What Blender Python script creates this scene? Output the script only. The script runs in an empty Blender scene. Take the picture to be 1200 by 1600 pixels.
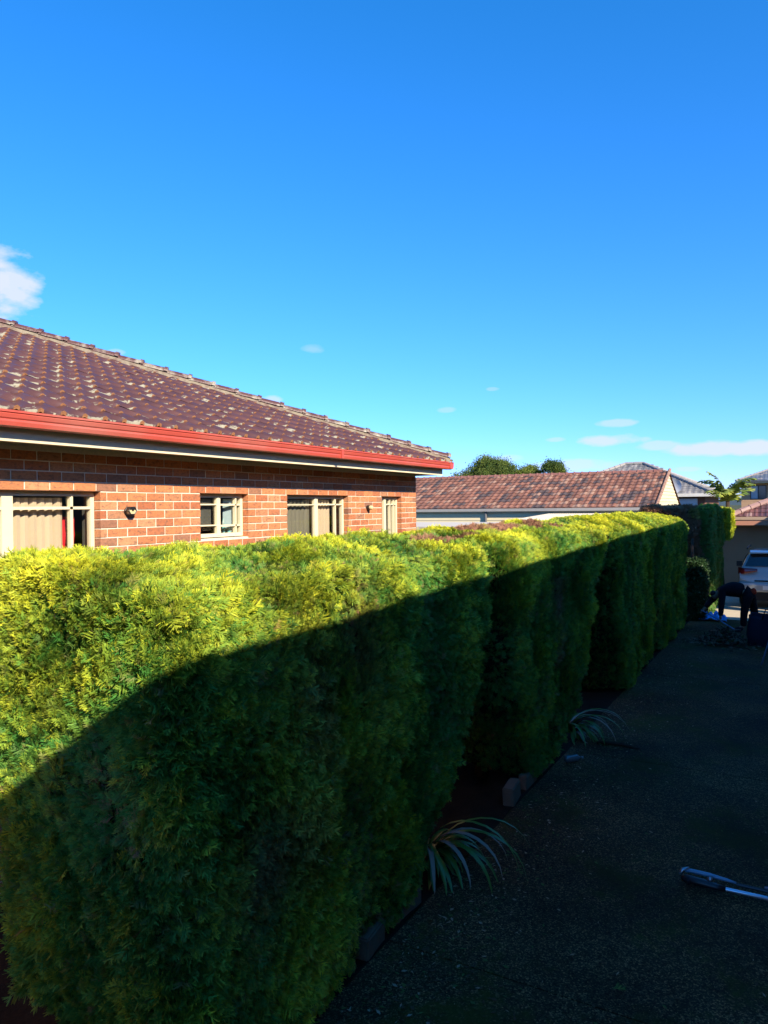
import bpy, bmesh, math, random
import numpy as np
from mathutils import Vector, Matrix, noise
R_ = math.radians
SC = bpy.context.scene
COL = SC.collection
rng = np.random.default_rng(7)
random.seed(7)

# ------------------------------------------------------------------ camera
TH, PH, RO, FPX = R_(29.6), R_(-.3), R_(.62), 1143.
CAM = Vector((0, 0, 3.1))
fw = Vector((-math.sin(TH)*math.cos(PH), math.cos(TH)*math.cos(PH), math.sin(PH)))
r0 = Vector((math.cos(TH), math.sin(TH), 0)); u0 = r0.cross(fw)
rt = r0*math.cos(RO) - u0*math.sin(RO); up = u0*math.cos(RO) + r0*math.sin(RO)
cd = bpy.data.cameras.new('camera'); cam = bpy.data.objects.new('camera', cd); COL.objects.link(cam)
cd.sensor_fit = 'VERTICAL'; cd.sensor_height = 36.0; cd.lens = 36.0*FPX/1600.; cd.clip_end = 20000; cd.clip_start = .05
cam.matrix_world = Matrix(((rt.x, up.x, -fw.x, CAM.x), (rt.y, up.y, -fw.y, CAM.y), (rt.z, up.z, -fw.z, CAM.z), (0, 0, 0, 1)))
SC.camera = cam

def proj(x, y, z):
    v = Vector((x, y, z)) - CAM; d = v.dot(fw)
    if d < .05: return (-9e9, -9e9, d)
    return (600 + FPX*v.dot(rt)/d, 800 - FPX*v.dot(up)/d, d)

# ------------------------------------------------------------------ light
SUN = Vector((.76, -.40, .49)).normalized()
EXPOSURE = 1.05
SKY_STRENGTH = .075
SUN_STRENGTH = 5.0
SC.view_settings.view_transform = 'Standard'; SC.view_settings.look = 'None'
SC.view_settings.exposure = EXPOSURE; SC.view_settings.gamma = 1
SC.view_settings.use_curve_mapping = False
sl = bpy.data.lights.new('sun', 'SUN'); sl.energy = SUN_STRENGTH; sl.angle = R_(.5); sl.color = (1, .88, .70)
so = bpy.data.objects.new('sun', sl); COL.objects.link(so)
so.rotation_euler = (-SUN).to_track_quat('-Z', 'Y').to_euler()

W = bpy.data.worlds.new('World'); SC.world = W; W.use_nodes = True
nt = W.node_tree; nt.nodes.clear()
def N(t, ty, **k):
    n = t.nodes.new(ty)
    for a, b in k.items(): setattr(n, a, b)
    return n
def math_(t, op, a, b=None, clamp=False):
    n = N(t, 'ShaderNodeMath', operation=op); n.use_clamp = clamp
    for i, v in enumerate((a, b)):
        if v is None: continue
        if isinstance(v, (int, float)): n.inputs[i].default_value = v
        else: t.links.new(v, n.inputs[i])
    return n.outputs[0]
sky = N(nt, 'ShaderNodeTexSky', sky_type='NISHITA'); sky.sun_disc = False
sky.sun_elevation = math.asin(SUN.z); sky.sun_rotation = math.atan2(SUN.x, SUN.y)
sky.air_density = 1.0; sky.dust_density = .0; sky.ozone_density = 3.0
hs = N(nt, 'ShaderNodeHueSaturation'); hs.inputs['Saturation'].default_value = 1.22; hs.inputs['Value'].default_value = 1.0
hs.inputs['Hue'].default_value = .5
hs.inputs['Saturation'].default_value = 1.0
wb = N(nt, 'ShaderNodeVectorMath', operation='MULTIPLY'); wb.inputs[1].default_value = (.40, 1.02, 1.62)   # the phone's deep blue rendering of the sky
nt.links.new(sky.outputs[0], hs.inputs['Color']); nt.links.new(hs.outputs[0], wb.inputs[0])
HOR, ZEN = (.72, .73, 1.82), (.19, 1.10, 1.88)
# clouds live in the sky at given azimuth / elevation
tc = N(nt, 'ShaderNodeTexCoord'); sp = N(nt, 'ShaderNodeSeparateXYZ'); nt.links.new(tc.outputs['Generated'], sp.inputs[0])
gk = math_(nt, 'POWER', math_(nt, 'MULTIPLY', sp.outputs[2], 1.75, True), .42)
gm = N(nt, 'ShaderNodeMix', data_type='RGBA'); gm.inputs[6].default_value = (*HOR, 1); gm.inputs[7].default_value = (*ZEN, 1)
nt.links.new(gk, gm.inputs[0]); nt.links.new(gm.outputs[2], wb.inputs[1])
az = math_(nt, 'ARCTAN2', sp.outputs[0], sp.outputs[1]); el = math_(nt, 'ARCSINE', sp.outputs[2])
def cloud_dir(px, py):
    v = (fw + rt*((px-600)/FPX) + up*((800-py)/FPX)).normalized()
    return math.atan2(v.x, v.y), math.asin(v.z)
ns = N(nt, 'ShaderNodeTexNoise'); ns.inputs['Scale'].default_value = 22; ns.inputs['Detail'].default_value = 6; ns.inputs['Roughness'].default_value = .55
mp = N(nt, 'ShaderNodeMapping'); mp.inputs['Scale'].default_value = (1, 1, 2.2); nt.links.new(tc.outputs['Generated'], mp.inputs[0]); nt.links.new(mp.outputs[0], ns.inputs['Vector'])
CL = [(-62, 446, 118, 66, 1.05), (18, 446, 50, 36, 1.0), (955, 688, 48, 9, .85), (963, 661, 28, 6, .55), (1030, 696, 34, 7, .6), (1110, 701, 62, 12, .95), (1185, 701, 58, 12, 1.0),
      (905, 727, 75, 10, .6), (790, 716, 28, 7, .5), (424, 624, 18, 8, .7), (613, 690, 16, 6, .7), (490, 544, 18, 8, .3), (698, 640, 14, 5, .35), (180, 550, 14, 5, .4),
      (1075, 733, 22, 4, .4), (868, 687, 14, 4, .45), (1290, 690, 90, 16, .9), (770, 608, 10, 3, .3), (-200, 600, 120, 30, .8)]
tot = None
for px, py, w, h, a in CL:
    A, E_ = cloud_dir(px, py); wr, hr = w/FPX/(1+((px-600)/FPX)**2), h/FPX*.9
    dx = math_(nt, 'DIVIDE', math_(nt, 'SUBTRACT', az, A), wr)
    dy0 = math_(nt, 'SUBTRACT', el, E_)
    dy = math_(nt, 'MULTIPLY', dy0, 1/hr)
    d = math_(nt, 'ADD', math_(nt, 'MULTIPLY', dx, dx), math_(nt, 'MULTIPLY', dy, dy))
    d = math_(nt, 'SUBTRACT', 1.0, d)                                   # 1 in the middle
    m = math_(nt, 'ADD', d, math_(nt, 'MULTIPLY', math_(nt, 'SUBTRACT', ns.outputs[0], .5), 3.6))
    m = math_(nt, 'MULTIPLY', math_(nt, 'ADD', m, .35), .95, True); m = math_(nt, 'MULTIPLY', m, a*.9)
    # never spill past 1.6 radii
    g = math_(nt, 'MULTIPLY', math_(nt, 'ADD', d, 1.3), 1.5, True)
    m = math_(nt, 'MULTIPLY', m, g)
    tot = m if tot is None else math_(nt, 'MAXIMUM', tot, m)
mx = N(nt, 'ShaderNodeMix', data_type='RGBA'); nt.links.new(tot, mx.inputs[0]); nt.links.new(wb.outputs[0], mx.inputs[6])
CLOUD_COL = (5.2, 5.6, 7.6, 1)
mx.inputs[7].default_value = CLOUD_COL
bg = N(nt, 'ShaderNodeBackground'); bg.inputs[1].default_value = SKY_STRENGTH
nt.links.new(mx.outputs[2], bg.inputs[0])
wo = N(nt, 'ShaderNodeOutputWorld'); nt.links.new(bg.outputs[0], wo.inputs[0])

# ------------------------------------------------------------------ helpers
class MB:
    """collects faces; build() links them as one mesh object"""
    def __init__(s): s.v = []; s.f = []; s.m = []
    def add(s, vs, fs, mi=0):
        o = len(s.v); s.v += [tuple(p) for p in vs]
        for q in fs: s.f.append([i+o for i in q]); s.m.append(mi)
    def box(s, a, b, mi=0):
        x0, y0, z0 = a; x1, y1, z1 = b
        s.add([(x0,y0,z0),(x1,y0,z0),(x1,y1,z0),(x0,y1,z0),(x0,y0,z1),(x1,y0,z1),(x1,y1,z1),(x0,y1,z1)],
              [(0,3,2,1),(4,5,6,7),(0,1,5,4),(1,2,6,5),(2,3,7,6),(3,0,4,7)], mi)
    def tube(s, pts, rad, n=8, mi=0, cap=True):
        pts = [Vector(p) for p in pts]; k = len(pts)
        if not hasattr(rad, '__len__'): rad = [rad]*k
        o = len(s.v)
        pa = None
        for i, p in enumerate(pts):
            t = (pts[min(i+1, k-1)] - pts[max(i-1, 0)]).normalized()
            if pa is None: pa = t.orthogonal().normalized()
            else: pa = (pa - t*pa.dot(t)).normalized()
            b = t.cross(pa)
            for j in range(n):
                a = 2*math.pi*j/n; s.v.append(tuple(p + (pa*math.cos(a) + b*math.sin(a))*rad[i]))
        for i in range(k-1):
            for j in range(n):
                s.f.append([o+i*n+j, o+i*n+(j+1) % n, o+(i+1)*n+(j+1) % n, o+(i+1)*n+j]); s.m.append(mi)
        if cap:
            s.f.append([o+j for j in range(n)][::-1]); s.m.append(mi)
            s.f.append([o+(k-1)*n+j for j in range(n)]); s.m.append(mi)
    def prism(s, prof, y0, y1, axis='y', mi=0, closed=True):
        n = len(prof); o = []
        for t in (y0, y1):
            for a, b in prof: o.append((a, t, b) if axis == 'y' else (t, a, b))
        fs = [(i, (i+1) % n, n+(i+1) % n, n+i) for i in range(n if closed else n-1)]
        if closed: fs += [tuple(range(n))[::-1], tuple(range(n, 2*n))]
        s.add(o, fs, mi)
    def mesh(s, name, mats, smooth=False):
        me = bpy.data.meshes.new(name); me.from_pydata(s.v, [], s.f)
        for m in (mats if isinstance(mats, (list, tuple)) else [mats]): me.materials.append(m)
        me.polygons.foreach_set('material_index', s.m)
        if smooth: me.polygons.foreach_set('use_smooth', [True]*len(me.polygons))
        me.update(); return me
    def build(s, name, mats, parent=None, smooth=False, fix=True):
        me = s.mesh(name, mats, smooth)
        if fix:
            bm = bmesh.new(); bm.from_mesh(me); bmesh.ops.recalc_face_normals(bm, faces=bm.faces); bm.to_mesh(me); bm.free()
        return link(name, me, parent)
def link(name, me, parent=None):
    o = bpy.data.objects.new(name, me); COL.objects.link(o)
    if parent is not None:
        o.parent = parent
        o.matrix_parent_inverse = Matrix.Translation(-parent.location) if parent.rotation_euler[2] == 0 else parent_inv(parent)
    return o
def parent_inv(p): return (Matrix.Translation(p.location) @ p.rotation_euler.to_matrix().to_4x4()).inverted()
def tag(o, label=None, cat=None, group=None, kind=None):
    for k, v in (('label', label), ('category', cat), ('group', group), ('kind', kind)):
        if v: o[k] = v
    return o
def thing(name, loc, label, cat, group=None):
    o = bpy.data.objects.new(name, None); COL.objects.link(o); o.location = loc; o.empty_display_size = .2
    return tag(o, label, cat, group)

# materials --------------------------------------------------------
def mat(name, col, rough=.6, spec=.3, var=.15, scale=6., bump=0., bscale=40., metal=0., col2=None, c2amt=.5, c2scale=3., coat=0., detail=5, rnd=0.):
    m = bpy.data.materials.new(name); m.use_nodes = True; t = m.node_tree
    b = t.nodes['Principled BSDF']; b.inputs['Roughness'].default_value = rough; b.inputs['Specular IOR Level'].default_value = spec
    b.inputs['Metallic'].default_value = metal; b.inputs['Coat Weight'].default_value = coat
    g = N(t, 'ShaderNodeNewGeometry')
    n1 = N(t, 'ShaderNodeTexNoise'); n1.inputs['Scale'].default_value = scale; n1.inputs['Detail'].default_value = detail; t.links.new(g.outputs['Position'], n1.inputs['Vector'])
    v = math_(t, 'ADD', math_(t, 'MULTIPLY', n1.outputs[0], 2*var), 1-var)
    if rnd:
        oi = N(t, 'ShaderNodeObjectInfo'); v = math_(t, 'MULTIPLY', v, math_(t, 'ADD', math_(t, 'MULTIPLY', oi.outputs['Random'], 2*rnd), 1-rnd))
    base = N(t, 'ShaderNodeMix', data_type='RGBA'); base.inputs[6].default_value = (*col, 1); base.inputs[7].default_value = (*(col2 or col), 1)
    if col2:
        n2 = N(t, 'ShaderNodeTexNoise'); n2.inputs['Scale'].default_value = c2scale; n2.inputs['Detail'].default_value = 6; t.links.new(g.outputs['Position'], n2.inputs['Vector'])
        f = math_(t, 'MULTIPLY', math_(t, 'SUBTRACT', n2.outputs[0], .5-c2amt*.25), 4, True); t.links.new(f, base.inputs[0])
    else: base.inputs[0].default_value = 0
    mul = N(t, 'ShaderNodeVectorMath', operation='SCALE'); t.links.new(base.outputs[2], mul.inputs[0]); t.links.new(v, mul.inputs['Scale'])
    t.links.new(mul.outputs[0], b.inputs['Base Color'])
    if bump:
        n3 = N(t, 'ShaderNodeTexNoise'); n3.inputs['Scale'].default_value = bscale; n3.inputs['Detail'].default_value = 4; t.links.new(g.outputs['Position'], n3.inputs['Vector'])
        bp = N(t, 'ShaderNodeBump'); bp.inputs['Strength'].default_value = bump; bp.inputs['Distance'].default_value = .01
        t.links.new(n3.outputs[0], bp.inputs['Height']); t.links.new(bp.outputs[0], b.inputs['Normal'])
    return m

def foliage_mat(name, green, lime, dead, trans=.25, inst=True, rough=.6, tips=False):
    m = bpy.data.materials.new(name); m.use_nodes = True; t = m.node_tree
    b = t.nodes['Principled BSDF']; b.inputs['Roughness'].default_value = rough; b.inputs['Specular IOR Level'].default_value = .18
    def att(nm):
        a = N(t, 'ShaderNodeAttribute'); a.attribute_name = nm; a.attribute_type = 'INSTANCER' if inst else 'GEOMETRY'; return a.outputs['Fac']
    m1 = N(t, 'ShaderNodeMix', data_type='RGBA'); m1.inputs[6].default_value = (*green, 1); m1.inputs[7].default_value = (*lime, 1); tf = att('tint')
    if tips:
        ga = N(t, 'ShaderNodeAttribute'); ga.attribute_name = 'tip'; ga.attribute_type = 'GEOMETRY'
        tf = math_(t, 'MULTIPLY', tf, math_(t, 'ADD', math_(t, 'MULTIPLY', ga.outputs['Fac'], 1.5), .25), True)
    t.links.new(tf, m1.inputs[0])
    if tips:
        m0 = N(t, 'ShaderNodeMix', data_type='RGBA'); m0.inputs[6].default_value = (.014, .040, .009, 1)
        t.links.new(math_(t, 'MULTIPLY', ga.outputs['Fac'], 1.7, True), m0.inputs[0]); t.links.new(m1.outputs[2], m0.inputs[7]); m1 = m0
    m2 = N(t, 'ShaderNodeMix', data_type='RGBA'); m2.inputs[7].default_value = (*dead, 1); t.links.new(att('dead'), m2.inputs[0]); t.links.new(m1.outputs[2], m2.inputs[6])
    g = N(t, 'ShaderNodeNewGeometry'); n = N(t, 'ShaderNodeTexNoise'); n.inputs['Scale'].default_value = 35; t.links.new(g.outputs['Position'], n.inputs['Vector'])
    s = N(t, 'ShaderNodeVectorMath', operation='SCALE'); t.links.new(m2.outputs[2], s.inputs[0]); t.links.new(math_(t, 'ADD', n.outputs[0], .5), s.inputs['Scale'])
    t.links.new(s.outputs[0], b.inputs['Base Color'])
    tr = N(t, 'ShaderNodeBsdfTranslucent'); t.links.new(s.outputs[0], tr.inputs[0])
    mix = N(t, 'ShaderNodeMixShader'); mix.inputs[0].default_value = trans
    t.links.new(b.outputs[0], mix.inputs[1]); t.links.new(tr.outputs[0], mix.inputs[2]); t.links.new(mix.outputs[0], t.nodes['Material Output'].inputs[0])
    return m

M = {}
M['cream'] = mat('cream_paint', (.64, .56, .38), .5, .3, .05, 5)
M['creamboard'] = mat('cream_board', (.62, .53, .33), .6, .3, .06, 3)
M['redgutter'] = mat('red_gutter_paint', (.44, .070, .048), .45, .4, .16, 3, .15, 30, col2=(.40, .11, .08), c2amt=.3, c2scale=1.4)
M['mortar'] = mat('mortar', (.62, .56, .45), .9, .1, .2, 30, .5, 120)
M['dark'] = mat('dark_rubber', (.012, .012, .014), .6, .3)
M['black'] = mat('black_metal', (.015, .015, .017), .35, .5)
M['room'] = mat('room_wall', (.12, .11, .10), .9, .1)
M['soil'] = mat('garden_soil', (.016, .014, .010), .95, .1, .5, 9, 1, 40)
M['bark'] = mat('bark', (.05, .036, .025), .9, .1, .4, 12, 1, 60)
M['block'] = mat('concrete_block', (.17, .13, .085), .9, .2, .25, 12, .6, 90)
M['blind'] = mat('blind_fabric', (.60, .46, .33), .8, .1, .05, 8)
M['blindgrey'] = mat('blind_fabric_grey', (.36, .34, .30), .8, .1, .05, 8)
M['screen'] = mat('fly_screen', (.17, .17, .17), .8, .1, .08, 60)
M['netting'] = mat('net_curtain', (.30, .38, .42), .8, .1, .1, 20)
M['red'] = mat('red_cloth', (.55, .02, .03), .7, .2)
M['terracotta'] = mat('terracotta', (.30, .14, .065), .9, .1, .35, 25, .4, 90)

def tile_mat():
    m = bpy.data.materials.new('glazed_roof_tile'); m.use_nodes = True; t = m.node_tree
    b = t.nodes['Principled BSDF']; b.inputs['Specular IOR Level'].default_value = .55
    g = N(t, 'ShaderNodeNewGeometry'); uv = N(t, 'ShaderNodeUVMap'); sp = N(t, 'ShaderNodeSeparateXYZ'); t.links.new(uv.outputs[0], sp.inputs[0])
    oi = N(t, 'ShaderNodeObjectInfo')
    n1 = N(t, 'ShaderNodeTexNoise'); n1.inputs['Scale'].default_value = 3.6; n1.inputs['Detail'].default_value = 5; t.links.new(g.outputs['Position'], n1.inputs['Vector'])
    n2 = N(t, 'ShaderNodeTexNoise'); n2.inputs['Scale'].default_value = 26; n2.inputs['Detail'].default_value = 6; n2.inputs['Roughness'].default_value = .7; t.links.new(g.outputs['Position'], n2.inputs['Vector'])
    # lichen gathers in the pans near the lower edge (v small), less on rolls (u = 0 at roll)
    edge = math_(t, 'MULTIPLY', math_(t, 'SUBTRACT', .30, sp.outputs[1]), 2.0)
    pan = math_(t, 'MULTIPLY', math_(t, 'SUBTRACT', sp.outputs[0], .25), .35)
    k = math_(t, 'ADD', math_(t, 'ADD', edge, pan), math_(t, 'MULTIPLY', math_(t, 'SUBTRACT', n1.outputs[0], .5), 3.4))
    k = math_(t, 'ADD', k, math_(t, 'MULTIPLY', math_(t, 'SUBTRACT', n2.outputs[0], .55), 2.4))
    k = math_(t, 'MULTIPLY', math_(t, 'SUBTRACT', k, .58), 5, True)
    n3 = N(t, 'ShaderNodeTexNoise'); n3.inputs['Scale'].default_value = 9; n3.inputs['Detail'].default_value = 5; t.links.new(g.outputs['Position'], n3.inputs['Vector'])
    fleck = math_(t, 'MULTIPLY', math_(t, 'SUBTRACT', n2.outputs[0], .70), 12, True)
    k = math_(t, 'MAXIMUM', k, fleck)
    gl = N(t, 'ShaderNodeMix', data_type='RGBA'); gl.inputs[6].default_value = (.060, .027, .024, 1); gl.inputs[7].default_value = (.105, .044, .034, 1)
    t.links.new(math_(t, 'MULTIPLY', math_(t, 'ADD', n3.outputs[0], oi.outputs['Random']), .5), gl.inputs[0])
    li = N(t, 'ShaderNodeMix', data_type='RGBA'); li.inputs[6].default_value = (.17, .15, .10, 1); li.inputs[7].default_value = (.34, .32, .23, 1); t.links.new(n2.outputs[0], li.inputs[0])
    mx = N(t, 'ShaderNodeMix', data_type='RGBA'); t.links.new(k, mx.inputs[0]); t.links.new(gl.outputs[2], mx.inputs[6]); t.links.new(li.outputs[2], mx.inputs[7])
    t.links.new(mx.outputs[2], b.inputs['Base Color'])
    t.links.new(math_(t, 'ADD', math_(t, 'MULTIPLY', k, .55), .33), b.inputs['Roughness'])
    bp = N(t, 'ShaderNodeBump'); bp.inputs['Strength'].default_value = .5; bp.inputs['Distance'].default_value = .012
    t.links.new(math_(t, 'MULTIPLY', k, n2.outputs[0]), bp.inputs['Height']); t.links.new(bp.outputs[0], b.inputs['Normal'])
    return m
M['tile'] = tile_mat()
M['lichen'] = mat('lichened_mortar', (.22, .185, .13), .95, .1, .3, 18, 1, 60, col2=(.15, .10, .08), c2amt=.3, c2scale=14)

def brick_mat():
    m = bpy.data.materials.new('fired_brick'); m.use_nodes = True; t = m.node_tree
    b = t.nodes['Principled BSDF']; b.inputs['Roughness'].default_value = .85; b.inputs['Specular IOR Level'].default_value = .2
    g = N(t, 'ShaderNodeNewGeometry'); oi = N(t, 'ShaderNodeObjectInfo')
    cr = N(t, 'ShaderNodeValToRGB'); e = cr.color_ramp.elements
    e[0].position = 0; e[0].color = (.44, .155, .065, 1); e[1].position = 1; e[1].color = (.24, .11, .07, 1)
    for p, c in ((.3, (.50, .20, .085, 1)), (.55, (.36, .12, .055, 1)), (.8, (.50, .24, .12, 1))):
        x = e.new(p); x.color = c
    t.links.new(oi.outputs['Random'], cr.inputs[0])
    mp = N(t, 'ShaderNodeMapping'); mp.inputs['Scale'].default_value = (1, 1, 2); t.links.new(g.outputs['Position'], mp.inputs[0])
    n1 = N(t, 'ShaderNodeTexNoise'); n1.inputs['Scale'].default_value = 20; n1.inputs['Detail'].default_value = 6; n1.inputs['Roughness'].default_value = .7; t.links.new(mp.outputs[0], n1.inputs['Vector'])
    n2 = N(t, 'ShaderNodeTexNoise'); n2.inputs['Scale'].default_value = 60; n2.inputs['Detail'].default_value = 3; t.links.new(g.outputs['Position'], n2.inputs['Vector'])
    f = math_(t, 'MULTIPLY', math_(t, 'SUBTRACT', n1.outputs[0], .50), 6, True)
    mx = N(t, 'ShaderNodeMix', data_type='RGBA'); mx.inputs[7].default_value = (.14, .085, .06, 1); t.links.new(math_(t, 'MULTIPLY', f, .8), mx.inputs[0]); t.links.new(cr.outputs[0], mx.inputs[6])
    s = N(t, 'ShaderNodeVectorMath', operation='SCALE'); t.links.new(mx.outputs[2], s.inputs[0]); t.links.new(math_(t, 'ADD', math_(t, 'MULTIPLY', n2.outputs[0], .6), .7), s.inputs['Scale'])
    t.links.new(s.outputs[0], b.inputs['Base Color'])
    bp = N(t, 'ShaderNodeBump'); bp.inputs['Strength'].default_value = .6; bp.inputs['Distance'].default_value = .006
    t.links.new(n1.outputs[0], bp.inputs['Height']); t.links.new(bp.outputs[0], b.inputs['Normal'])
    return m
M['brick'] = brick_mat()

def glass_mat(tint=(1, 1, 1), refl=.12):
    m = bpy.data.materials.new('window_glass'); m.use_nodes = True; t = m.node_tree; t.nodes.remove(t.nodes['Principled BSDF'])
    a = N(t, 'ShaderNodeBsdfTransparent'); a.inputs[0].default_value = (*tint, 1); g = N(t, 'ShaderNodeBsdfGlossy'); g.inputs['Roughness'].default_value = .02
    fr = N(t, 'ShaderNodeLayerWeight'); fr.inputs[0].default_value = .5
    mx = N(t, 'ShaderNodeMixShader'); t.links.new(math_(t, 'ADD', math_(t, 'MULTIPLY', math_(t, 'POWER', fr.outputs['Facing'], 5), .9), refl*.6, True), mx.inputs[0]); t.links.new(a.outputs[0], mx.inputs[1]); t.links.new(g.outputs[0], mx.inputs[2])
    t.links.new(mx.outputs[0], t.nodes['Material Output'].inputs[0]); return m
M['glass'] = glass_mat((.94, .95, .93), .07)
M['glass_dark'] = glass_mat((.8, .8, .76), .08)

# ------------------------------------------------------------------ ground
def ground_material():
    m = bpy.data.materials.new('aggregate_concrete'); m.use_nodes = True; t = m.node_tree
    b = t.nodes['Principled BSDF']; b.inputs['Specular IOR Level'].default_value = .15
    g = N(t, 'ShaderNodeNewGeometry')
    def nz(s, d=5, r=.5):
        n = N(t, 'ShaderNodeTexNoise'); n.inputs['Scale'].default_value = s; n.inputs['Detail'].default_value = d; n.inputs['Roughness'].default_value = r; t.links.new(g.outputs['Position'], n.inputs['Vector']); return n.outputs[0]
    vo = N(t, 'ShaderNodeTexVoronoi'); vo.inputs['Scale'].default_value = 105; t.links.new(g.outputs['Position'], vo.inputs['Vector'])
    sc = N(t, 'ShaderNodeSeparateColor'); t.links.new(vo.outputs['Color'], sc.inputs[0])
    st = N(t, 'ShaderNodeValToRGB'); e = st.color_ramp.elements; e[0].color = (.013, .0075, .0022, 1); e[1].color = (.20, .135, .058, 1); e[1].position = 1
    x = e.new(.6); x.color = (.040, .027, .0115, 1); x = e.new(.86); x.color = (.095, .066, .030, 1)
    t.links.new(sc.outputs[0], st.inputs[0])
    moss = math_(t, 'MULTIPLY', math_(t, 'SUBTRACT', math_(t, 'ADD', nz(.9, 6, .6), math_(t, 'MULTIPLY', math_(t, 'SUBTRACT', nz(14, 6, .7), .5), .5)), .50), 7, True)
    ms = N(t, 'ShaderNodeMix', data_type='RGBA'); ms.inputs[7].default_value = (.034, .036, .004, 1); t.links.new(math_(t, 'MULTIPLY', moss, .85), ms.inputs[0]); t.links.new(st.outputs[0], ms.inputs[6])
    pale = math_(t, 'MULTIPLY', math_(t, 'ADD', math_(t, 'MULTIPLY', nz(.75, 6, .65), 3.0), -.55), math_(t, 'ADD', math_(t, 'MULTIPLY', nz(5, 4, .7), 1.2), .9))
    pale = math_(t, 'MAXIMUM', pale, .3)
    s = N(t, 'ShaderNodeVectorMath', operation='SCALE'); t.links.new(ms.outputs[2], s.inputs[0]); t.links.new(pale, s.inputs['Scale'])
    t.links.new(s.outputs[0], b.inputs['Base Color'])
    t.links.new(math_(t, 'ADD', math_(t, 'MULTIPLY', nz(3), .2), .7), b.inputs['Roughness'])
    bp = N(t, 'ShaderNodeBump'); bp.inputs['Strength'].default_value = .9; bp.inputs['Distance'].default_value = .006
    t.links.new(math_(t, 'ADD', sc.outputs[1], math_(t, 'MULTIPLY', nz(200, 2), .6)), bp.inputs['Height']); t.links.new(bp.outputs[0], b.inputs['Normal'])
    return m
M['drive'] = ground_material()
M['grass'] = mat('ground_grass', (.045, .07, .02), .95, .1, .4, .6, col2=(.09, .08, .04), c2amt=.5, c2scale=.05)
M['paleconc'] = mat('pale_concrete', (.50, .43, .32), .85, .2, .12, 2.5, .3, 60)
mb = MB(); mb.add([(-9000, -9000, -.16), (9000, -9000, -.16), (9000, 9000, -.16), (-9000, 9000, -.16)], [(0, 1, 2, 3)])
tag(mb.build('ground', M['grass'], fix=False), kind='structure')
# driveway slabs, 12 mm joints between pours
mb = MB()
joints = [-6, -1.2, 4.55, 9.2, 14.05, 18.6, 21.7]
for a, b in zip(joints[:-1], joints[1:]):
    jit = .0
    mb.box((-2.58, a+.006, -.12), (1.66, b-.006, 0.0))
tag(mb.build('driveway', M['drive']), kind='structure')
mb = MB(); mb.box((-2.20, 21.714, -.12), (2.9, 28.8, .0)); tag(mb.build('garage_apron', M['paleconc']), kind='structure')
mb = MB()
n = 46
for i in range(n):
    for j in range(9):
        pass
def sheet(x0, x1, y0, y1, nx, ny, z, amp, sc, seed=0):
    b = MB(); vs = []; fs = []
    for i in range(nx+1):
        for j in range(ny+1):
            x = x0+(x1-x0)*i/nx; y = y0+(y1-y0)*j/ny
            vs.append((x, y, z+amp*noise.noise(Vector((x*sc, y*sc, seed)))))
    for i in range(nx):
        for j in range(ny): k = i*(ny+1)+j; fs.append((k, k+ny+1, k+ny+2, k+1))
    b.add(vs, fs); return b
tag(sheet(-4.6, -2.59, -3, 21.6, 20, 200, -.015, .05, 3.).build('garden_bed', M['soil'], smooth=True), kind='structure')
tag(sheet(-5.69, -4.6, -3, 30, 6, 60, -.03, .03, 2.).build('side_path', M['soil'], smooth=True), kind='structure')

# far hills (true distance), haze blued into their colour
mb = MB(); vs = []; k = 120
for i in range(k+1):
    a = R_(-75 + 105*i/k); rr = 4200
    h = 55 + 55*noise.noise(Vector((i*.07, 3, 0))) + 18*noise.noise(Vector((i*.4, 9, 0)))
    vs += [(rr*.8*math.sin(a), rr*.8*math.cos(a), -2), (rr*math.sin(a), rr*math.cos(a), h), (rr*1.3*math.sin(a), rr*1.3*math.cos(a), -2)]
for i in range(k):
    for j in range(2): q = i*3+j; mb.f.append([q, q+3, q+4, q+1]); mb.m.append(0)
mb.v = vs
tag(mb.build('hills', mat('hazed_scrub', (.06, .085, .09), .95, .05, .3, .004), smooth=True), kind='structure')

# ------------------------------------------------------------------ house with glazed tile roof (left)
XW = -5.66                      # outer face of the brick wall
ZL = 3.285                       # window heads
ZT = 3.67                       # soffit
YC = 11.07                      # far corner
YS = -3.0
house = thing('brick_house', (-10.1, 4, 0), 'orange brick bungalow with dark glazed tile roof, red gutter and cream windows behind the hedge', 'house')
WIN = [('w1', 2.42, 4.62, 1.60), ('w2', 5.93, 6.72, 2.79), ('w3', 7.48, 8.93, 1.60), ('w4', 9.90, 10.55, 1.60)]
ZB = 0.0
def slab_with_holes(x0, x1, y0, y1, z0, z1, holes, ins=0.):
    b = MB(); ys = sorted({y0, y1, *[h[0]-ins for h in holes], *[h[1]+ins for h in holes]}); zs = sorted({z0, z1, *[h[2]-ins for h in holes], *[h[3]+ins for h in holes]})
    for a, c in zip(ys[:-1], ys[1:]):
        run = None
        for d, e in zip(zs[:-1], zs[1:]):
            my, mz = (a+c)/2, (d+e)/2
            if any(h[0]-ins < my < h[1]+ins and h[2]-ins < mz < h[3]+ins for h in holes): continue
            b.box((x0, a, d), (x1, c, e))
    return b
holes = [(w[1], w[2], w[3], ZL) for w in WIN]
mo = slab_with_holes(XW-.11, XW-.005, YS, YC-.006, ZB, ZT, holes, .006).build('mortar', M['mortar'], house)
slab_with_holes(XW-.26, XW-.111, YS, YC-.03, ZB, ZT, holes, .0).build('inner_wall', M['room'], house)
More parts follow.
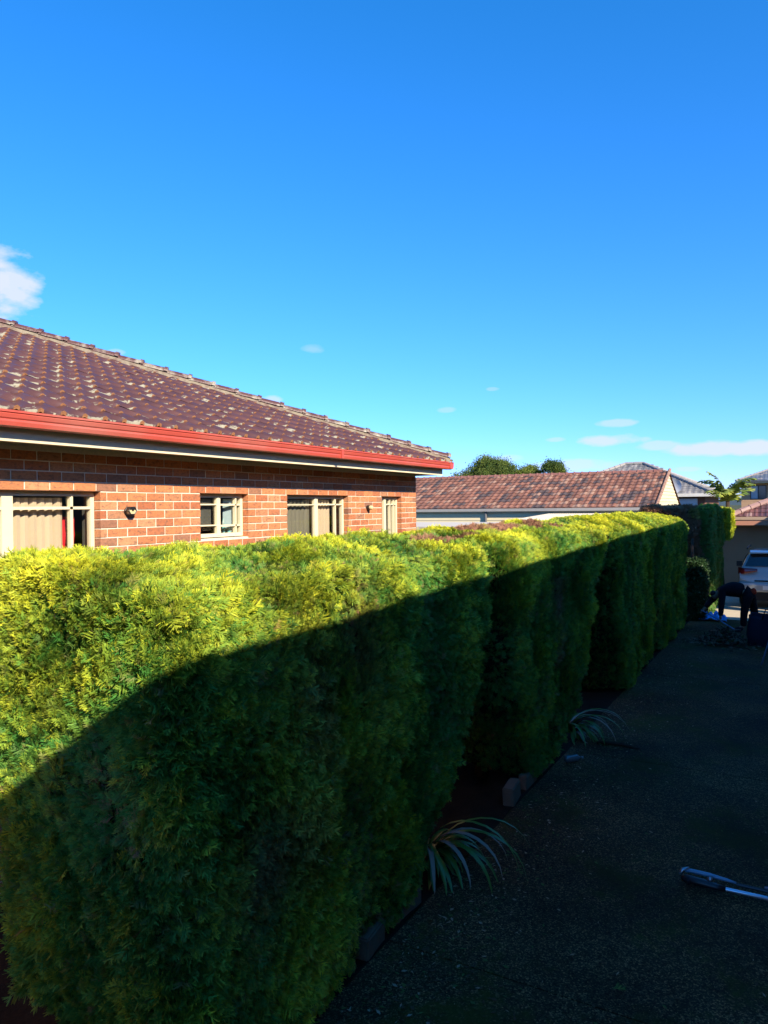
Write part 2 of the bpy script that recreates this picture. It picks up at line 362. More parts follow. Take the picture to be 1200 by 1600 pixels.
# bricks
def brick_mesh(L, seed, H=.076, D=.112):
    rs = random.Random(seed); b = MB(); e = .0035; vs = []
    for ix in (0, 1):
        for iy in (0, 1):
            for iz in (0, 1):
                for k in range(3):
                    j = [rs.uniform(-.0012, .0012) for _ in range(3)]
                    p = [-D if ix == 0 else 0, 0 if iy == 0 else L, 0 if iz == 0 else H]
                    for a in range(3):
                        if a != k: p[a] += (e if (ix, iy, iz)[a] == 0 else -e)
                    vs.append([p[a]+j[a] for a in range(3)])
    bm = bmesh.new(); [bm.verts.new(v) for v in vs]; bmesh.ops.convex_hull(bm, input=bm.verts)
    me = bpy.data.meshes.new('brick'); bm.to_mesh(me); bm.free(); me.materials.append(M['brick']); return me
BM = {}
def get_brick(L, k):
    key = (round(L, 2), k)
    if key not in BM: BM[key] = brick_mesh(key[0], hash(key) & 0xffff)
    return BM[key]
cands = []
kz = 0
courses = [ZL + i*.086 for i in range(-38, 5)]
for ci, z in enumerate(courses):
    if z < -.05: continue
    if z + .076 > ZT + .02: continue
    iv = [(YS, YC)]
    for y0, y1, z0, z1 in holes:
        if z + .04 > z0 and z + .04 < z1:
            iv = [q for a, b in iv for q in ((a, min(b, y0)), (max(a, y1), b)) if q[1]-q[0] > .02]
    off = (ci % 2)*.12 + .02
    for a, b in iv:
        y = math.floor((a-off)/.24)*.24 + off; run = []
        while y < b:
            s, e = max(y, a), min(y+.23, b)
            if e - s > .004: run.append([s, e])
            y += .24
        if len(run) > 1 and run[0][1]-run[0][0] < .06: run[1][0] = run[0][0]; run.pop(0)
        if len(run) > 1 and run[-1][1]-run[-1][0] < .06: run[-2][1] = run[-1][1]; run.pop()
        for s, e in run:
            if s - a < .012: s = a
            if b - e < .012: e = b
            p = proj(XW, (s+e)/2, z+.04)
            vis = -30 < p[0] < 720 and 560 < p[1] < 870
            cands.append((p[2] if vis else 1e5, s, e, z))
cands.sort(); nb = 0; stuff = MB()
for d, s, e, z in cands:
    jx = random.uniform(-.002, .003)
    if d < 1e4 and nb < 290:
        o = link('brick', get_brick(e-s, nb % 4), mo); nb += 1
        o.matrix_parent_inverse = Matrix.Identity(4); o.location = (XW+jx+10.1-10.1, s, z)
        o.parent = mo; 
    else: stuff.box((XW-.112, s, z), (XW+jx, e, z+.076))
mo_off = mo.matrix_parent_inverse.copy()
# (mortar object sits at the world origin in effect: cancel the house offset for its bricks)
for o in mo.children: o.matrix_parent_inverse = Matrix.Identity(4)
st = stuff.build('brickwork', M['brick'], house); st['kind'] = 'stuff'
# other walls of the house
M['brickflat'] = mat('brick_wall', (.36, .13, .065), .9, .15, .35, 8, .5, 60)
mb = MB(); mb.box((-14.5, YC-.11, 0), (XW-.112, YC, ZT)); mb.box((-14.5, YS, 0), (XW-.3, YS+.11, ZT)); mb.box((-14.6, YS, 0), (-14.5, YC, ZT)); mb.build('wall', M['brickflat'], house)
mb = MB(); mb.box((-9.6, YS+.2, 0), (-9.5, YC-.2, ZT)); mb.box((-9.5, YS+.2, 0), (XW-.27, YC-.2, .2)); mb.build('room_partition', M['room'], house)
# soffit, fascia, gutter
YE = 11.29
mb = MB(); mb.box((-15.0, YS, ZT), (-5.238, YE-.125, ZT+.012)); mb.build('soffit', M['cream'], house)
mb = MB(); mb.box((-5.235, YS, 3.64), (-5.218, YE-.10, 3.84)); mb.box((-15.0, YE-.12, 3.645), (-5.237, YE-.10, 3.84)); mb.build('fascia', M['cream'], house)
pr = [(-5.216, 3.842), (-5.216, 3.742), (-5.115, 3.736), (-5.086, 3.744), (-5.078, 3.775), (-5.084, 3.792), (-5.074, 3.802), (-5.066, 3.83), (-5.072, 3.838), (-5.060, 3.842), (-5.060, 3.858), (-5.078, 3.858), (-5.082, 3.846)]
mb = MB()
for a, b in ((YS, 1.9), (1.903, 7.86), (7.863, YE)): mb.prism(pr, a, b)
pr2 = [(y, z) for y, z in [(YE-.12, 3.842), (YE-.12, 3.748), (YE-.02, 3.745), (YE+.012, 3.775), (YE+.02, 3.845), (YE+.02, 3.858), (YE, 3.858)]]
mb.prism(pr2, -15.0, -5.06, axis='x')
g = mb.build('gutter', M['redgutter'], house)
mb = MB()
for y in (1.9, 7.86): mb.box((-5.12, y-.02, 3.741), (-5.057, y+.02, 3.8425))
mb.build('gutter_joiner', M['redgutter'], house)

# roof tiles -------------------------------------------------------
PT = R_(21.3); cP, sP = math.cos(PT), math.sin(PT)
EX, EZ = -5.10, 3.862
GAU, TW = .292, .40
def tile_profile(k):
    """height over the batten plane for u in 0..1 (two rolls per tile)"""
    q = (k*2) % 1.0
    return .030*math.exp(-((min(q, 1-q))/.17)**2) if True else 0
NU = 16
def tile_mesh(cut=None, hipx=None):
    """local: x = along eave (+Y world), y = up the slope, z = normal"""
    b = MB(); vs = []; L = GAU+.05
    us = [i/NU for i in range(NU+1)]
    for r_, (yy, dz) in enumerate(((0, -.014), (0, .020), (L*.5, .011), (L, .002))):
        for u in us:
            z = tile_profile(u) + dz
            if r_ == 0: z = tile_profile(u)*.72 + dz*.3
            vs.append([u*TW, yy, z])
    fs = []; ms = []
    for r_ in range(3):
        for i in range(NU):
            k = r_*(NU+1)+i; fs.append((k, k+1, k+NU+2, k+NU+1)); ms.append(1 if r_ == 0 and tile_profile((i+.5)/NU) > .013 else 0)
    if cut: vs = [list(cut(v)) for v in vs]
    me = bpy.data.meshes.new('roof_tile'); me.from_pydata([tuple(v) for v in vs], [], fs)
    me.materials.append(M['tile']); me.materials.append(M['terracotta'])
    me.polygons.foreach_set('material_index', ms)
    me.polygons.foreach_set('use_smooth', [m == 0 for m in ms])
    uvl = me.uv_layers.new(name='UVMap')
    for poly in me.polygons:
        for li in poly.loop_indices:
            vi = me.loops[li].vertex_index; i = vi % (NU+1); r_ = vi//(NU+1); q = (i*2/NU) % 1.0
            uvl.data[li].uv = (min(q, 1-q)*2, (0, 0, .5, 1)[r_])
    me.update(); return me
TM = tile_mesh()
frame = Matrix(((0, -cP, sP, 0), (1, 0, 0, 0), (0, sP, cP, 0), (0, 0, 0, 1)))   # columns: eave dir, upslope, normal
def tile_at(s, y): return Matrix.Translation((EX - s*cP, y, EZ + s*sP)) @ frame
rows = int(5.41/GAU)+1
tl = []
for r_ in range(rows):
    s = r_*GAU - .02; yhip = YE - .06 - s*cP
    y = 11.2 - TW*40 + (0)
    while y < yhip:
        p = proj(EX-s*cP, y+TW*.5, EZ+s*sP)
        tl.append((p[2] if -60 < p[0] < 760 else 1e5, s, y, yhip)); y += TW
tl.sort(); nt_ = 0
bulk_v = []; bulk = MB()
for d, s, y, yhip in tl:
    cutn = y + TW > yhip - GAU*.95
    if d < 1e4 and nt_ < 292:
        nt_ += 1
        me = TM
        if cutn:
            me = tile_mesh(lambda v, y=y, yh=yhip: (max(-.0, min(v[0], yh - y - v[1]*cP + .04)), v[1], v[2]))
        o = link('roof_tile', me, house)
        M4 = tile_at(s, y) @ Matrix.Rotation(random.gauss(0, .006), 4, 'Z') @ Matrix.Rotation(random.gauss(0, .008), 4, 'X')
        o.matrix_parent_inverse = Matrix.Translation(-house.location); o.matrix_basis = M4
    else:
        M4 = tile_at(s, y)
        cut = (lambda v, y=y, yh=yhip: (max(-.0, min(v[0], yh - y - v[1]*cP + .04)), v[1], v[2])) if cutn else (lambda v: v)
        vs = [tuple(M4 @ Vector(cut(v.co[:]))) for v in TM.vertices]
        for q in TM.polygons: pass
        bulk.add(vs, [tuple(q.vertices) for q in TM.polygons])
o = bulk.build('roof_tiling', M['tile'], house, smooth=True, fix=False); o['kind'] = 'stuff'
# underlay and the slopes that face away
RX, RZ = EX-5.0, EZ+5.0*math.tan(PT)
d_ = .012
mb = MB()
ya, yb = YE-.06, YS
mb.add([(EX, yb, EZ-d_), (EX, ya, EZ-d_), (RX, ya-5, RZ-d_), (RX, yb, RZ-d_)], [(0, 1, 2, 3)])
mb.build('roof_underlay', mat('underlay', (.05, .025, .02), .9), house, fix=False)
M['tileflat'] = mat('tile_plain', (.085, .03, .025), .4, .5, .3, 7, .8, 12, col2=(.3, .27, .2), c2amt=-.4, c2scale=7)
mb = MB()
mb.add([(EX, ya, EZ+.02), (-15.1, ya, EZ+.02), (RX, ya-5, RZ)], [(0, 1, 2)])
mb.add([(-15.1, ya, EZ+.02), (-15.1, yb, EZ+.02), (RX, yb, RZ), (RX, ya-5, RZ)], [(0, 1, 2, 3)])
mb.build('roof_back', M['tileflat'], house, fix=False)
mb = MB(); mb.add([(-15.1, YS, EZ), (EX, YS, EZ-.02), (RX, YS, RZ-.02)], [(0, 1, 2)]); mb.add([(-15, YS, ZT), (EX-.1, YS, ZT), (EX-.1, YS, EZ), (-15, YS, EZ)], [(0, 1, 2, 3)])
mb.build('gable', M['creamboard'], house, fix=False)
# hip capping on lichened mortar
A0 = Vector((EX-.02, ya-.02, EZ+.035)); A1 = Vector((RX, ya-5, RZ+.04)); hv = (A1-A0).normalized(); side = Vector((-1, 1, 0)).normalized(); side = hv.cross(Vector((0, 0, 1))).normalized(); hn = side.cross(hv).normalized()
if hn.z < 0: hn = -hn
L = (A1-A0).length; capn = int(L/.36)
mb = MB(); vs = []
KS = 90
for i in range(KS+1):
    c = A0 + hv*(L*i/KS)
    for j, (sx, sz) in enumerate(((-.115, -.06), (-.105, .0), (-.08, .035), (0, .05), (.08, .035), (.105, .0), (.115, -.06))):
        w = noise.noise(Vector((i*.55, j*1.3, 2)))*.02
        vs.append(tuple(c + side*(sx+w) + hn*(sz+w)))
fs = [(i*7+j, i*7+j+1, i*7+j+8, i*7+j+7) for i in range(KS) for j in range(6)]
mb.add(vs, fs); mb.build('ridge_bedding', M['lichen'], house, smooth=True)
def cap_mesh():
    b = MB(); vs = []; n = 10
    for (t, rr, up_) in ((0, .098, .018), (0, .118, .03), (.055, .118, .03), (.058, .108, .022), (.40, .100, .008)):
        for j in range(n+1):
            a = math.pi*(.04+.92*j/n); vs.append((rr*math.cos(a)*1.05, t, rr*math.sin(a)*.80 + up_ - .005))
    fs = [(r*(n+1)+j, r*(n+1)+j+1, (r+1)*(n+1)+j+1, (r+1)*(n+1)+j) for r in range(4) for j in range(n)]
    b.add(vs, fs); return b.mesh('ridge_cap', [M['cap']])
M['cap'] = mat('ridge_cap_glaze', (.085, .035, .03), .45, .4, .3, 9, .5, 40, col2=(.30, .27, .20), c2amt=.1, c2scale=8)
CM = cap_mesh()
for i in range(capn):
    c = A0 + hv*(i*.36)
    B = Matrix(((side.x, hv.x, hn.x, c.x), (side.y, hv.y, hn.y, c.y), (side.z, hv.z, hn.z, c.z), (0, 0, 0, 1)))
    o = link('ridge_cap', CM, house); o.matrix_parent_inverse = Matrix.Translation(-house.location)
    o.matrix_basis = B @ Matrix.Rotation(random.gauss(0, .02), 4, 'Z')
# ridge line
for i in range(20):
    o = link('ridge_cap', CM, house); o.matrix_parent_inverse = Matrix.Translation(-house.location)
    o.matrix_basis = Matrix.Translation((RX, A1.y-.1-i*.36, RZ+.045)) @ Matrix.Rotation(math.pi, 4, 'Z')

# windows
def window(y0, y1, z0, bars, panes, blinds, label=None, open_part=None):
    """bars: (y0,y1,z0,z1) muntins on the frame; panes: (y0,y1,dark); blinds: (y0,y1,mat,step)"""
    X = XW-.085; root = MB()
    t = .045
    root.box((X-.05, y0+.004, z0+.004), (X, y0+t, ZL-.004)); root.box((X-.05, y1-t, z0+.004), (X, y1-.004, ZL-.004))
    root.box((X-.05, y0+t, ZL-t), (X, y1-t, ZL-.004)); root.box((X-.05, y0+t, z0+.004), (X, y1-t, z0+t))
    for a, b, c, d in bars: root.box((X-.04, a, c), (X+.004, b, d))
    fr = root.build('window', M['cream'], house)
    if label: fr['label'] = label
    for a, b, m in panes:
        q = MB(); q.box((X-.030, a, z0+t), (X-.026, b, ZL-t)); link_child(q, 'pane', m, fr)
    for a, b, m, step in blinds:
        y = a
        while y < b-.01:
            q = MB(); dy = min(step*1.04, b-y); ang = random.uniform(.02, .045)
            x = X-.085
            zb = max(z0+.08, 2.35)
            dy *= .93; pts = [(x-ang*1.2, y), (x+ang*.45, y+dy*.55), (x+ang*.3, y+dy)]
            vs = [(px, py, z) for z in (zb, ZL-.06) for px, py in pts] + [(px-.003, py, z) for z in (zb, ZL-.06) for px, py in pts]
            q.add(vs, [(0, 1, 4, 3), (1, 2, 5, 4), (6, 9, 10, 7), (7, 10, 11, 8), (0, 3, 9, 6), (2, 8, 11, 5)])
            link_child(q, 'blind_slat', m, fr); y += step
    return fr
def link_child(mb, name, m, parent):
    o = mb.build(name, m, None); o.parent = parent; return o
z0 = 1.6; TR = 3.12
# w1
window(2.42, 4.62, z0, [(3.70, 3.80, z0, ZL), (4.355, 4.385, z0, ZL-.04), (3.80, 4.58, TR, TR+.025), (2.46, 3.70, TR, TR+.025)],
       [(2.47, 3.7, M['glass']), (3.80, 4.575, M['glass'])], [(2.5, 3.66, M['blind'], .105), (3.84, 4.33, M['blind'], .079)])
# w2 small
w2 = window(5.93, 6.72, 2.79, [(6.27, 6.33, 2.81, ZL-.04), (6.33, 6.68, 3.15, 3.17), (6.33, 6.68, 2.91, 2.93), (6.585, 6.605, 2.81, ZL-.04), (5.97, 6.27, 3.155, 3.17), (5.97, 6.27, 2.92, 2.935)],
       [(5.97, 6.28, M['glass_dark']), (6.32, 6.68, M['glass'])], [(5.97, 6.28, M['screen'], .31), (6.5, 6.68, M['netting'], .18)], label='small high window with cream glazing bars and no blinds')
q = MB()
for a, b, z, h in ((6.40, 6.46, 2.83, .12), (6.49, 6.53, 2.83, .17), (6.56, 6.64, 2.83, .09)): q.tube([(XW-.2, (a+b)/2, z), (XW-.2, (a+b)/2, z+h*.7), (XW-.2, (a+b)/2, z+h)], [(b-a)/2, (b-a)/2, (b-a)/5], 10)
link_child(q, 'sill_bottles', mat('bottle_pink', (.55, .3, .3), .4, .4, col2=(.2, .5, .5), c2amt=.5, c2scale=9), w2)
# w3
window(7.48, 8.93, z0, [(8.19, 8.27, z0, ZL-.02), (8.27, 8.89, TR+.03, TR+.05), (8.70, 8.72, z0, ZL-.04), (7.52, 8.19, TR+.03, TR+.042)],
       [(7.52, 8.2, M['glass_dark']), (8.26, 8.89, M['glass'])], [(7.53, 8.18, M['blindgrey'], .088), (8.29, 8.67, M['blind'], .075)])
# w4
window(9.90, 10.55, z0, [(10.10, 10.17, z0, ZL-.02), (10.17, 10.51, TR+.03, TR+.05), (10.30, 10.315, z0, ZL-.04), (10.42, 10.435, z0, ZL-.04)],
       [(9.94, 10.11, M['glass_dark']), (10.16, 10.51, M['glass'])], [(9.94, 10.1, M['blindgrey'], .075), (10.2, 10.49, M['blindgrey'], .09)])
for w in WIN:
    if w[0] != 'w2': pass
mb = MB(); vs = []
q = sheet(0, .17, 0, 1.0, 6, 12, 0, .03, 9.)
q.v = [(XW-.22+z*1.4, 4.40+x, 2.05+y) for x, y, z in q.v]
q.add([(a-.01, b, c) for a, b, c in q.v[:91]], [tuple(reversed(f)) for f in q.f[:72]])
cl = q.build('curtain', M['red'], None, smooth=True); tag(cl, 'red cloth hanging just inside the leftmost big window, beside the blind', 'cloth')
cl.location = (0, -.07, 0)

# wall lamps
def wall_lamp(y, z, s, label, hexa=True):
    t = thing('wall_lamp', (XW, y, z), label, 'wall lamp', 'lamps fixed to the brick wall')
    b = MB(); n = 6 if hexa else 14
    b.tube([(XW+.001, y, z), (XW+.018, y, z)], [s, s], n); b.build('backplate', M['black'], t)
    b = MB(); b.tube([(XW+.019, y, z+s*.35), (XW+.06, y, z+s*.35), (XW+.085, y, z+s*.2)], [s*.3, s*.3, s*.25], 10); b.build('bracket', M['black'], t)
    sh = mat('lamp_glass', (.55, .46, .24), .3, .5)
    if hexa:
        hexp = [(y+1.25*s*math.cos(math.pi*(k+.0)/3), z+s*math.sin(math.pi*(k+.0)/3)) for k in range(6)]
        b = MB(); b.add([(XW+.03, a, c) for a, c in hexp] + [(XW+.075, y+(a-y)*.9, z+(c-z)*.9) for a, c in hexp], [(k, (k+1) % 6, 6+(k+1) % 6, 6+k) for k in range(6)] + [(6, 7, 8, 9, 10, 11)]); b.build('lamp_shade', sh, t)
        b = MB(); rim = [(XW+.078, y+(a-y)*.93, z+(c-z)*.93) for a, c in hexp]; rim2 = [(XW+.03, a, c) for a, c in hexp]
        for k in range(6): b.tube([rim[k], rim[(k+1) % 6]], .005, 6); b.tube([rim2[k], rim2[(k+1) % 6]], .006, 6); b.tube([rim[k], rim2[k]], .005, 6)
        b.add([(XW+.02, y-s*1.3, z+.002), (XW+.02, y-s*.66, z+s*1.05), (XW+.02, y+s*.66, z+s*1.05), (XW+.02, y+s*1.3, z+.002), (XW+.083, y-s*1.1, z+s*.35), (XW+.083, y-s*.62, z+s*.98), (XW+.083, y+s*.62, z+s*.98), (XW+.083, y+s*1.1, z+s*.35)], [(4, 5, 6, 7), (0, 1, 5, 4), (1, 2, 6, 5), (2, 3, 7, 6)]); b.build('cap', M['black'], t)
        return
    b = MB(); k = 10; b.tube([(XW+.03+.07*i/k, y, z) for i in range(k+1)], [s*(.25+.75*math.sin(math.pi*(.1+.8*i/k))**.6) for i in range(k+1)], 14); b.build('lamp_shade', sh, t, smooth=True)
    b = MB(); b.tube([(XW+.02, y, z+.0), (XW+.05, y, z)], s*1.12, 14); b.build('cap', M['black'], t)
wall_lamp(4.93, 3.10, .040, 'black hexagonal lamp on the bricks between the big left window and the small window')
wall_lamp(9.45, 3.11, .034, 'small round lamp on the bricks between the two rightmost windows', False)

# ------------------------------------------------------------------ foliage scatter
def scatter(name, parent, P, Rt, S, tint, dead, coll):
    me = bpy.data.meshes.new(name); me.from_pydata([tuple(p) for p in P.tolist()], [], [])
    n = len(P)
    def put(nm, ty, arr, key='value'):
        a = me.attributes.new(nm, ty, 'POINT'); a.data.foreach_set(key, np.ascontiguousarray(arr, dtype=np.float32 if ty != 'INT' else np.int32).ravel())
    put('rot', 'FLOAT_VECTOR', Rt, 'vector'); put('scl', 'FLOAT', S); put('tint', 'FLOAT', tint); put('dead', 'FLOAT', dead); put('var', 'INT', rng.integers(0, 50, n))
    o = link(name, me, parent); o['kind'] = 'stuff'
    key = 'scatter_' + coll.name
    ng = bpy.data.node_groups.get(key)
    if not ng:
        ng = bpy.data.node_groups.new(key, 'GeometryNodeTree')
        ng.interface.new_socket('Geometry', in_out='INPUT', socket_type='NodeSocketGeometry'); ng.interface.new_socket('Geometry', in_out='OUTPUT', socket_type='NodeSocketGeometry')
        gi = N(ng, 'NodeGroupInput'); go = N(ng, 'NodeGroupOutput')
        ci = N(ng, 'GeometryNodeCollectionInfo'); ci.inputs[0].default_value = coll; ci.inputs['Separate Children'].default_value = True; ci.inputs['Reset Children'].default_value = True
        ip = N(ng, 'GeometryNodeInstanceOnPoints'); ip.inputs['Pick Instance'].default_value = True
        def at(nm, ty): a = N(ng, 'GeometryNodeInputNamedAttribute', data_type=ty); a.inputs[0].default_value = nm; return a.outputs[0]
        er = N(ng, 'FunctionNodeEulerToRotation'); ng.links.new(at('rot', 'FLOAT_VECTOR'), er.inputs[0])
        ng.links.new(gi.outputs[0], ip.inputs['Points']); ng.links.new(ci.outputs[0], ip.inputs['Instance']); ng.links.new(er.outputs[0], ip.inputs['Rotation'])
        ng.links.new(at('scl', 'FLOAT'), ip.inputs['Scale']); ng.links.new(at('var', 'INT'), ip.inputs['Instance Index'])
        ng.links.new(ip.outputs[0], go.inputs[0])
    md = o.modifiers.new('scatter', 'NODES'); md.node_group = ng
    return o
def source_coll(name, meshes):
    c = bpy.data.collections.new(name)
    for m in meshes: c.objects.link(bpy.data.objects.new(m.name, m))
    return c
def spray_mesh(seed, m, wid=.025, nb=8, sub=2, flat=.25):
    """a cypress spray of unit length along +Y, roughly in the XY plane"""
    rs = random.Random(seed); b = MB()
    def strip(p, d, nrm, L, w, seg=1, bend=0):
        s = d.cross(nrm).normalized(); pts = []
        for i in range(seg+1):
            t = i/seg; q = p + d*(L*t) + nrm*(bend*t*t)
            ww = w*(1-.75*t)
            pts += [q - s*ww, q + s*ww]
        b.add(pts, [(2*i, 2*i+1, 2*i+3, 2*i+2) for i in range(seg)])
    n = Vector((0, 0, 1)); bend = rs.uniform(-.25, .1)
    strip(Vector((0, 0, 0)), Vector((0, 1, 0)), n, 1, wid*.8, 3, bend)
    for i in range(nb):
        t = .12 + .78*i/nb
        for sd in (-1, 1):
            if rs.random() < .08: continue
            tt = t + rs.uniform(-.03, .03); p = Vector((0, tt, bend*tt*tt))
            a = rs.uniform(.55, .95); d = Vector((sd*math.sin(a), math.cos(a), rs.uniform(-flat, flat))).normalized()
            Lb = (.42*(1-tt)+.14)*rs.uniform(.75, 1.2); nn = Vector((rs.uniform(-.5, .5), rs.uniform(-.3, .3), 1)).normalized()
            strip(p, d, nn, Lb, wid, 1)
            for k in range(sub):
                u = .25 + .27*k; a2 = a + sd*0 + rs.uniform(-.9, .5)
                d2 = Vector((sd*math.sin(a2), math.cos(a2), rs.uniform(-flat, flat))).normalized()
                strip(p + d*Lb*u, d2, nn, Lb*.5, wid*.85, 1)
    me = b.mesh('spray', [m]); a = me.attributes.new('tip', 'FLOAT', 'POINT')
    a.data.foreach_set('value', np.array([min(1, max(0, abs(v[0])*1.7 + v[1]*.75 - .12)) for v in b.v], dtype=np.float32))
    return me
M['cyp'] = foliage_mat('cypress_foliage', (.074, .25, .044), (.70, .68, .036), (.34, .17, .10), .22, tips=True)
SPR = source_coll('cypress_sprays', [spray_mesh(i, M['cyp']) for i in range(5)])

def euler_from(axis, nrm):
    """rotate local +Y to axis, local +Z roughly to nrm; returns euler XYZ arrays"""
    y = axis/np.linalg.norm(axis, axis=1, keepdims=True)
    x = np.cross(y, nrm); x /= np.linalg.norm(x, axis=1, keepdims=True)+1e-9
    z = np.cross(x, y)
    # R = [x y z] columns; euler XYZ: R = Rz Ry Rx
    sy = -x[:, 2]; ry = np.arcsin(np.clip(sy, -1, 1)); rx = np.arctan2(y[:, 2], z[:, 2]); rz = np.arctan2(x[:, 1], x[:, 0])
    return np.stack([rx, ry, rz], 1)

def lerp(a, b, t): return a+(b-a)*t
def loft_hedge(spec, nr=150, nz=34, ncap=10):
    """closed lofted hedge body; returns verts, quads"""
    vs = []; fs = []
    Y0t, Y0b, Y1t, Y1b = spec['y']; xf, xb = spec['x']; top = spec['top']; rc = spec.get('rc', (.4, .4)); hem = spec['hem']; seed = spec.get('seed', 0); amp = spec.get('amp', 1.)
    def ring(t, inset):
        z_t = t
        w = min(1, t/spec.get('flare', .72)); w = 1-(1-w)**spec.get('pow', 1.6)
        Y0 = lerp(Y0b, Y0t, w)+inset; Y1 = lerp(Y1b, Y1t, w)-inset; X0 = xf - spec.get('lean', .06)*(1-w) - inset; X1 = xb + inset
        pts = []
        Lx, Ly = X0-X1, Y1-Y0
        lim = .46*min(Lx, Ly); ra = min(lim, max(.05, rc[0]-inset*.5)); rb = min(lim, max(.05, rc[1]-inset*.5)); rk = min(lim, .25)
        # path: front-near corner -> along the front -> front-far corner -> far end -> back -> near end
        def arc(cx, cy, r, a0, a1, n): return [(cx+r*math.cos(lerp(a0, a1, i/n)), cy+r*math.sin(lerp(a0, a1, i/n))) for i in range(n+1)]
        path = []
        path += arc(X0-ra, Y0+ra, ra, -math.pi/2, 0, 8)
        path += arc(X0-rb, Y1-rb, rb, 0, math.pi/2, 8)
        path += arc(X1+rk, Y1-rk, rk, math.pi/2, math.pi, 4)
        path += arc(X1+rk, Y0+rk, rk, math.pi, 1.5*math.pi, 4)
        path.append(path[0])
        L = [0]
        for a, b in zip(path[:-1], path[1:]): L.append(L[-1]+math.hypot(b[0]-a[0], b[1]-a[1]))
        out = []; k = 0
        for i in range(nr):
            s = L[-1]*i/nr
            while L[k+1] < s: k += 1
            u = (s-L[k])/max(1e-6, L[k+1]-L[k]); out.append((lerp(path[k][0], path[k+1][0], u), lerp(path[k][1], path[k+1][1], u)))
        return out
    sh = spec.get('sh', .16)
    levels = [(i/nz, 0) for i in range(nz+1)]
    for t, _ in levels:
        dz = (1-t)*(top-.1); ins = 0
        if dz < sh: ins = sh - math.sqrt(max(0, sh*sh-(sh-dz)**2)); ins *= .9
        for x, y in ring(t, ins):
            h = hem(x, y); vs.append([x, y, lerp(h, top, t)])
    base_in = sh*.9
    maxin = min((xf-xb)/2, (Y1t-Y0t)/2) - .08
    for c in range(1, ncap+1):
        ins = base_in + (maxin-base_in)*c/ncap
        for x, y in ring(1, ins):
            vs.append([x, y, top + spec.get('crown', .10)*math.sin(min(1, c/ncap*1.0)*math.pi/2)])
    nl = nz+1+ncap
    for r in range(nl-1):
        for i in range(nr):
            fs.append((r*nr+i, r*nr+(i+1) % nr, (r+1)*nr+(i+1) % nr, (r+1)*nr+i))
    fs.append(tuple(range((nl-1)*nr, nl*nr)))
    V = np.array(vs)
    return V, fs, nr
def noisy(V, seed, amp=1., grooves=()):
    out = V.copy(); cx = V.mean(0)
    for i, p in enumerate(V):
        q = Vector(p)
        n = Vector((noise.noise(q*1.1+Vector((seed, 0, 0))), noise.noise(q*1.1+Vector((0, seed, 9))), noise.noise(q*.9+Vector((5, 0, seed)))))*.035
        n += Vector((noise.noise(q*3.3+Vector((seed, 7, 0))), noise.noise(q*3.3+Vector((0, 1, seed))), noise.noise(q*3.3+Vector((seed, 0, 3)))*.7))*.022
        n += Vector((noise.noise(q*8+Vector((seed, 7, 0))), noise.noise(q*8+Vector((0, 1, seed))), noise.noise(q*8+Vector((seed, 0, 3)))*.6))*.022
        n *= amp
        if p[2] > 2.5: n.z *= .45
        out[i] += np.array(n)
        for gy, gw, gd in grooves:
            d = (p[1]-gy)/gw
            if abs(d) < 2.5 and p[0] > cx[0]: out[i][0] -= gd*math.exp(-d*d)
    return out
def sample(V, faces, dens_fn):
    """dens_fn(centre(N,3), normal(N,3)) -> samples per m2"""
    q = np.array([f for f in faces if len(f) == 4]); a, b, c, d = V[q[:, 0]], V[q[:, 1]], V[q[:, 2]], V[q[:, 3]]
    nrm = np.cross(c-a, d-b); area = np.linalg.norm(nrm, axis=1)/2; nrm /= (2*area[:, None]+1e-12)
    cen = (a+b+c+d)/4
    out = cen - V.mean(0); flip = np.sign((nrm*out).sum(1)); 
    k = rng.poisson(area*dens_fn(cen, nrm)); idx = np.repeat(np.arange(len(q)), k); n = len(idx)
    u, v = rng.random(n)[:, None], rng.random(n)[:, None]
    P = (a[idx]*(1-u)+b[idx]*u)*(1-v) + (d[idx]*(1-u)+c[idx]*u)*v
    return P, nrm[idx]
def vnoise(P, f, seed):
    # cheap smooth pseudo-noise in numpy: sum of rotated sines
    r = np.random.default_rng(seed); s = np.zeros(len(P))
    for _ in range(7):
        k = r.normal(size=3)*f; s += np.sin(P@k + r.random()*6.28)
    return s/7**.5/.72/1.4 

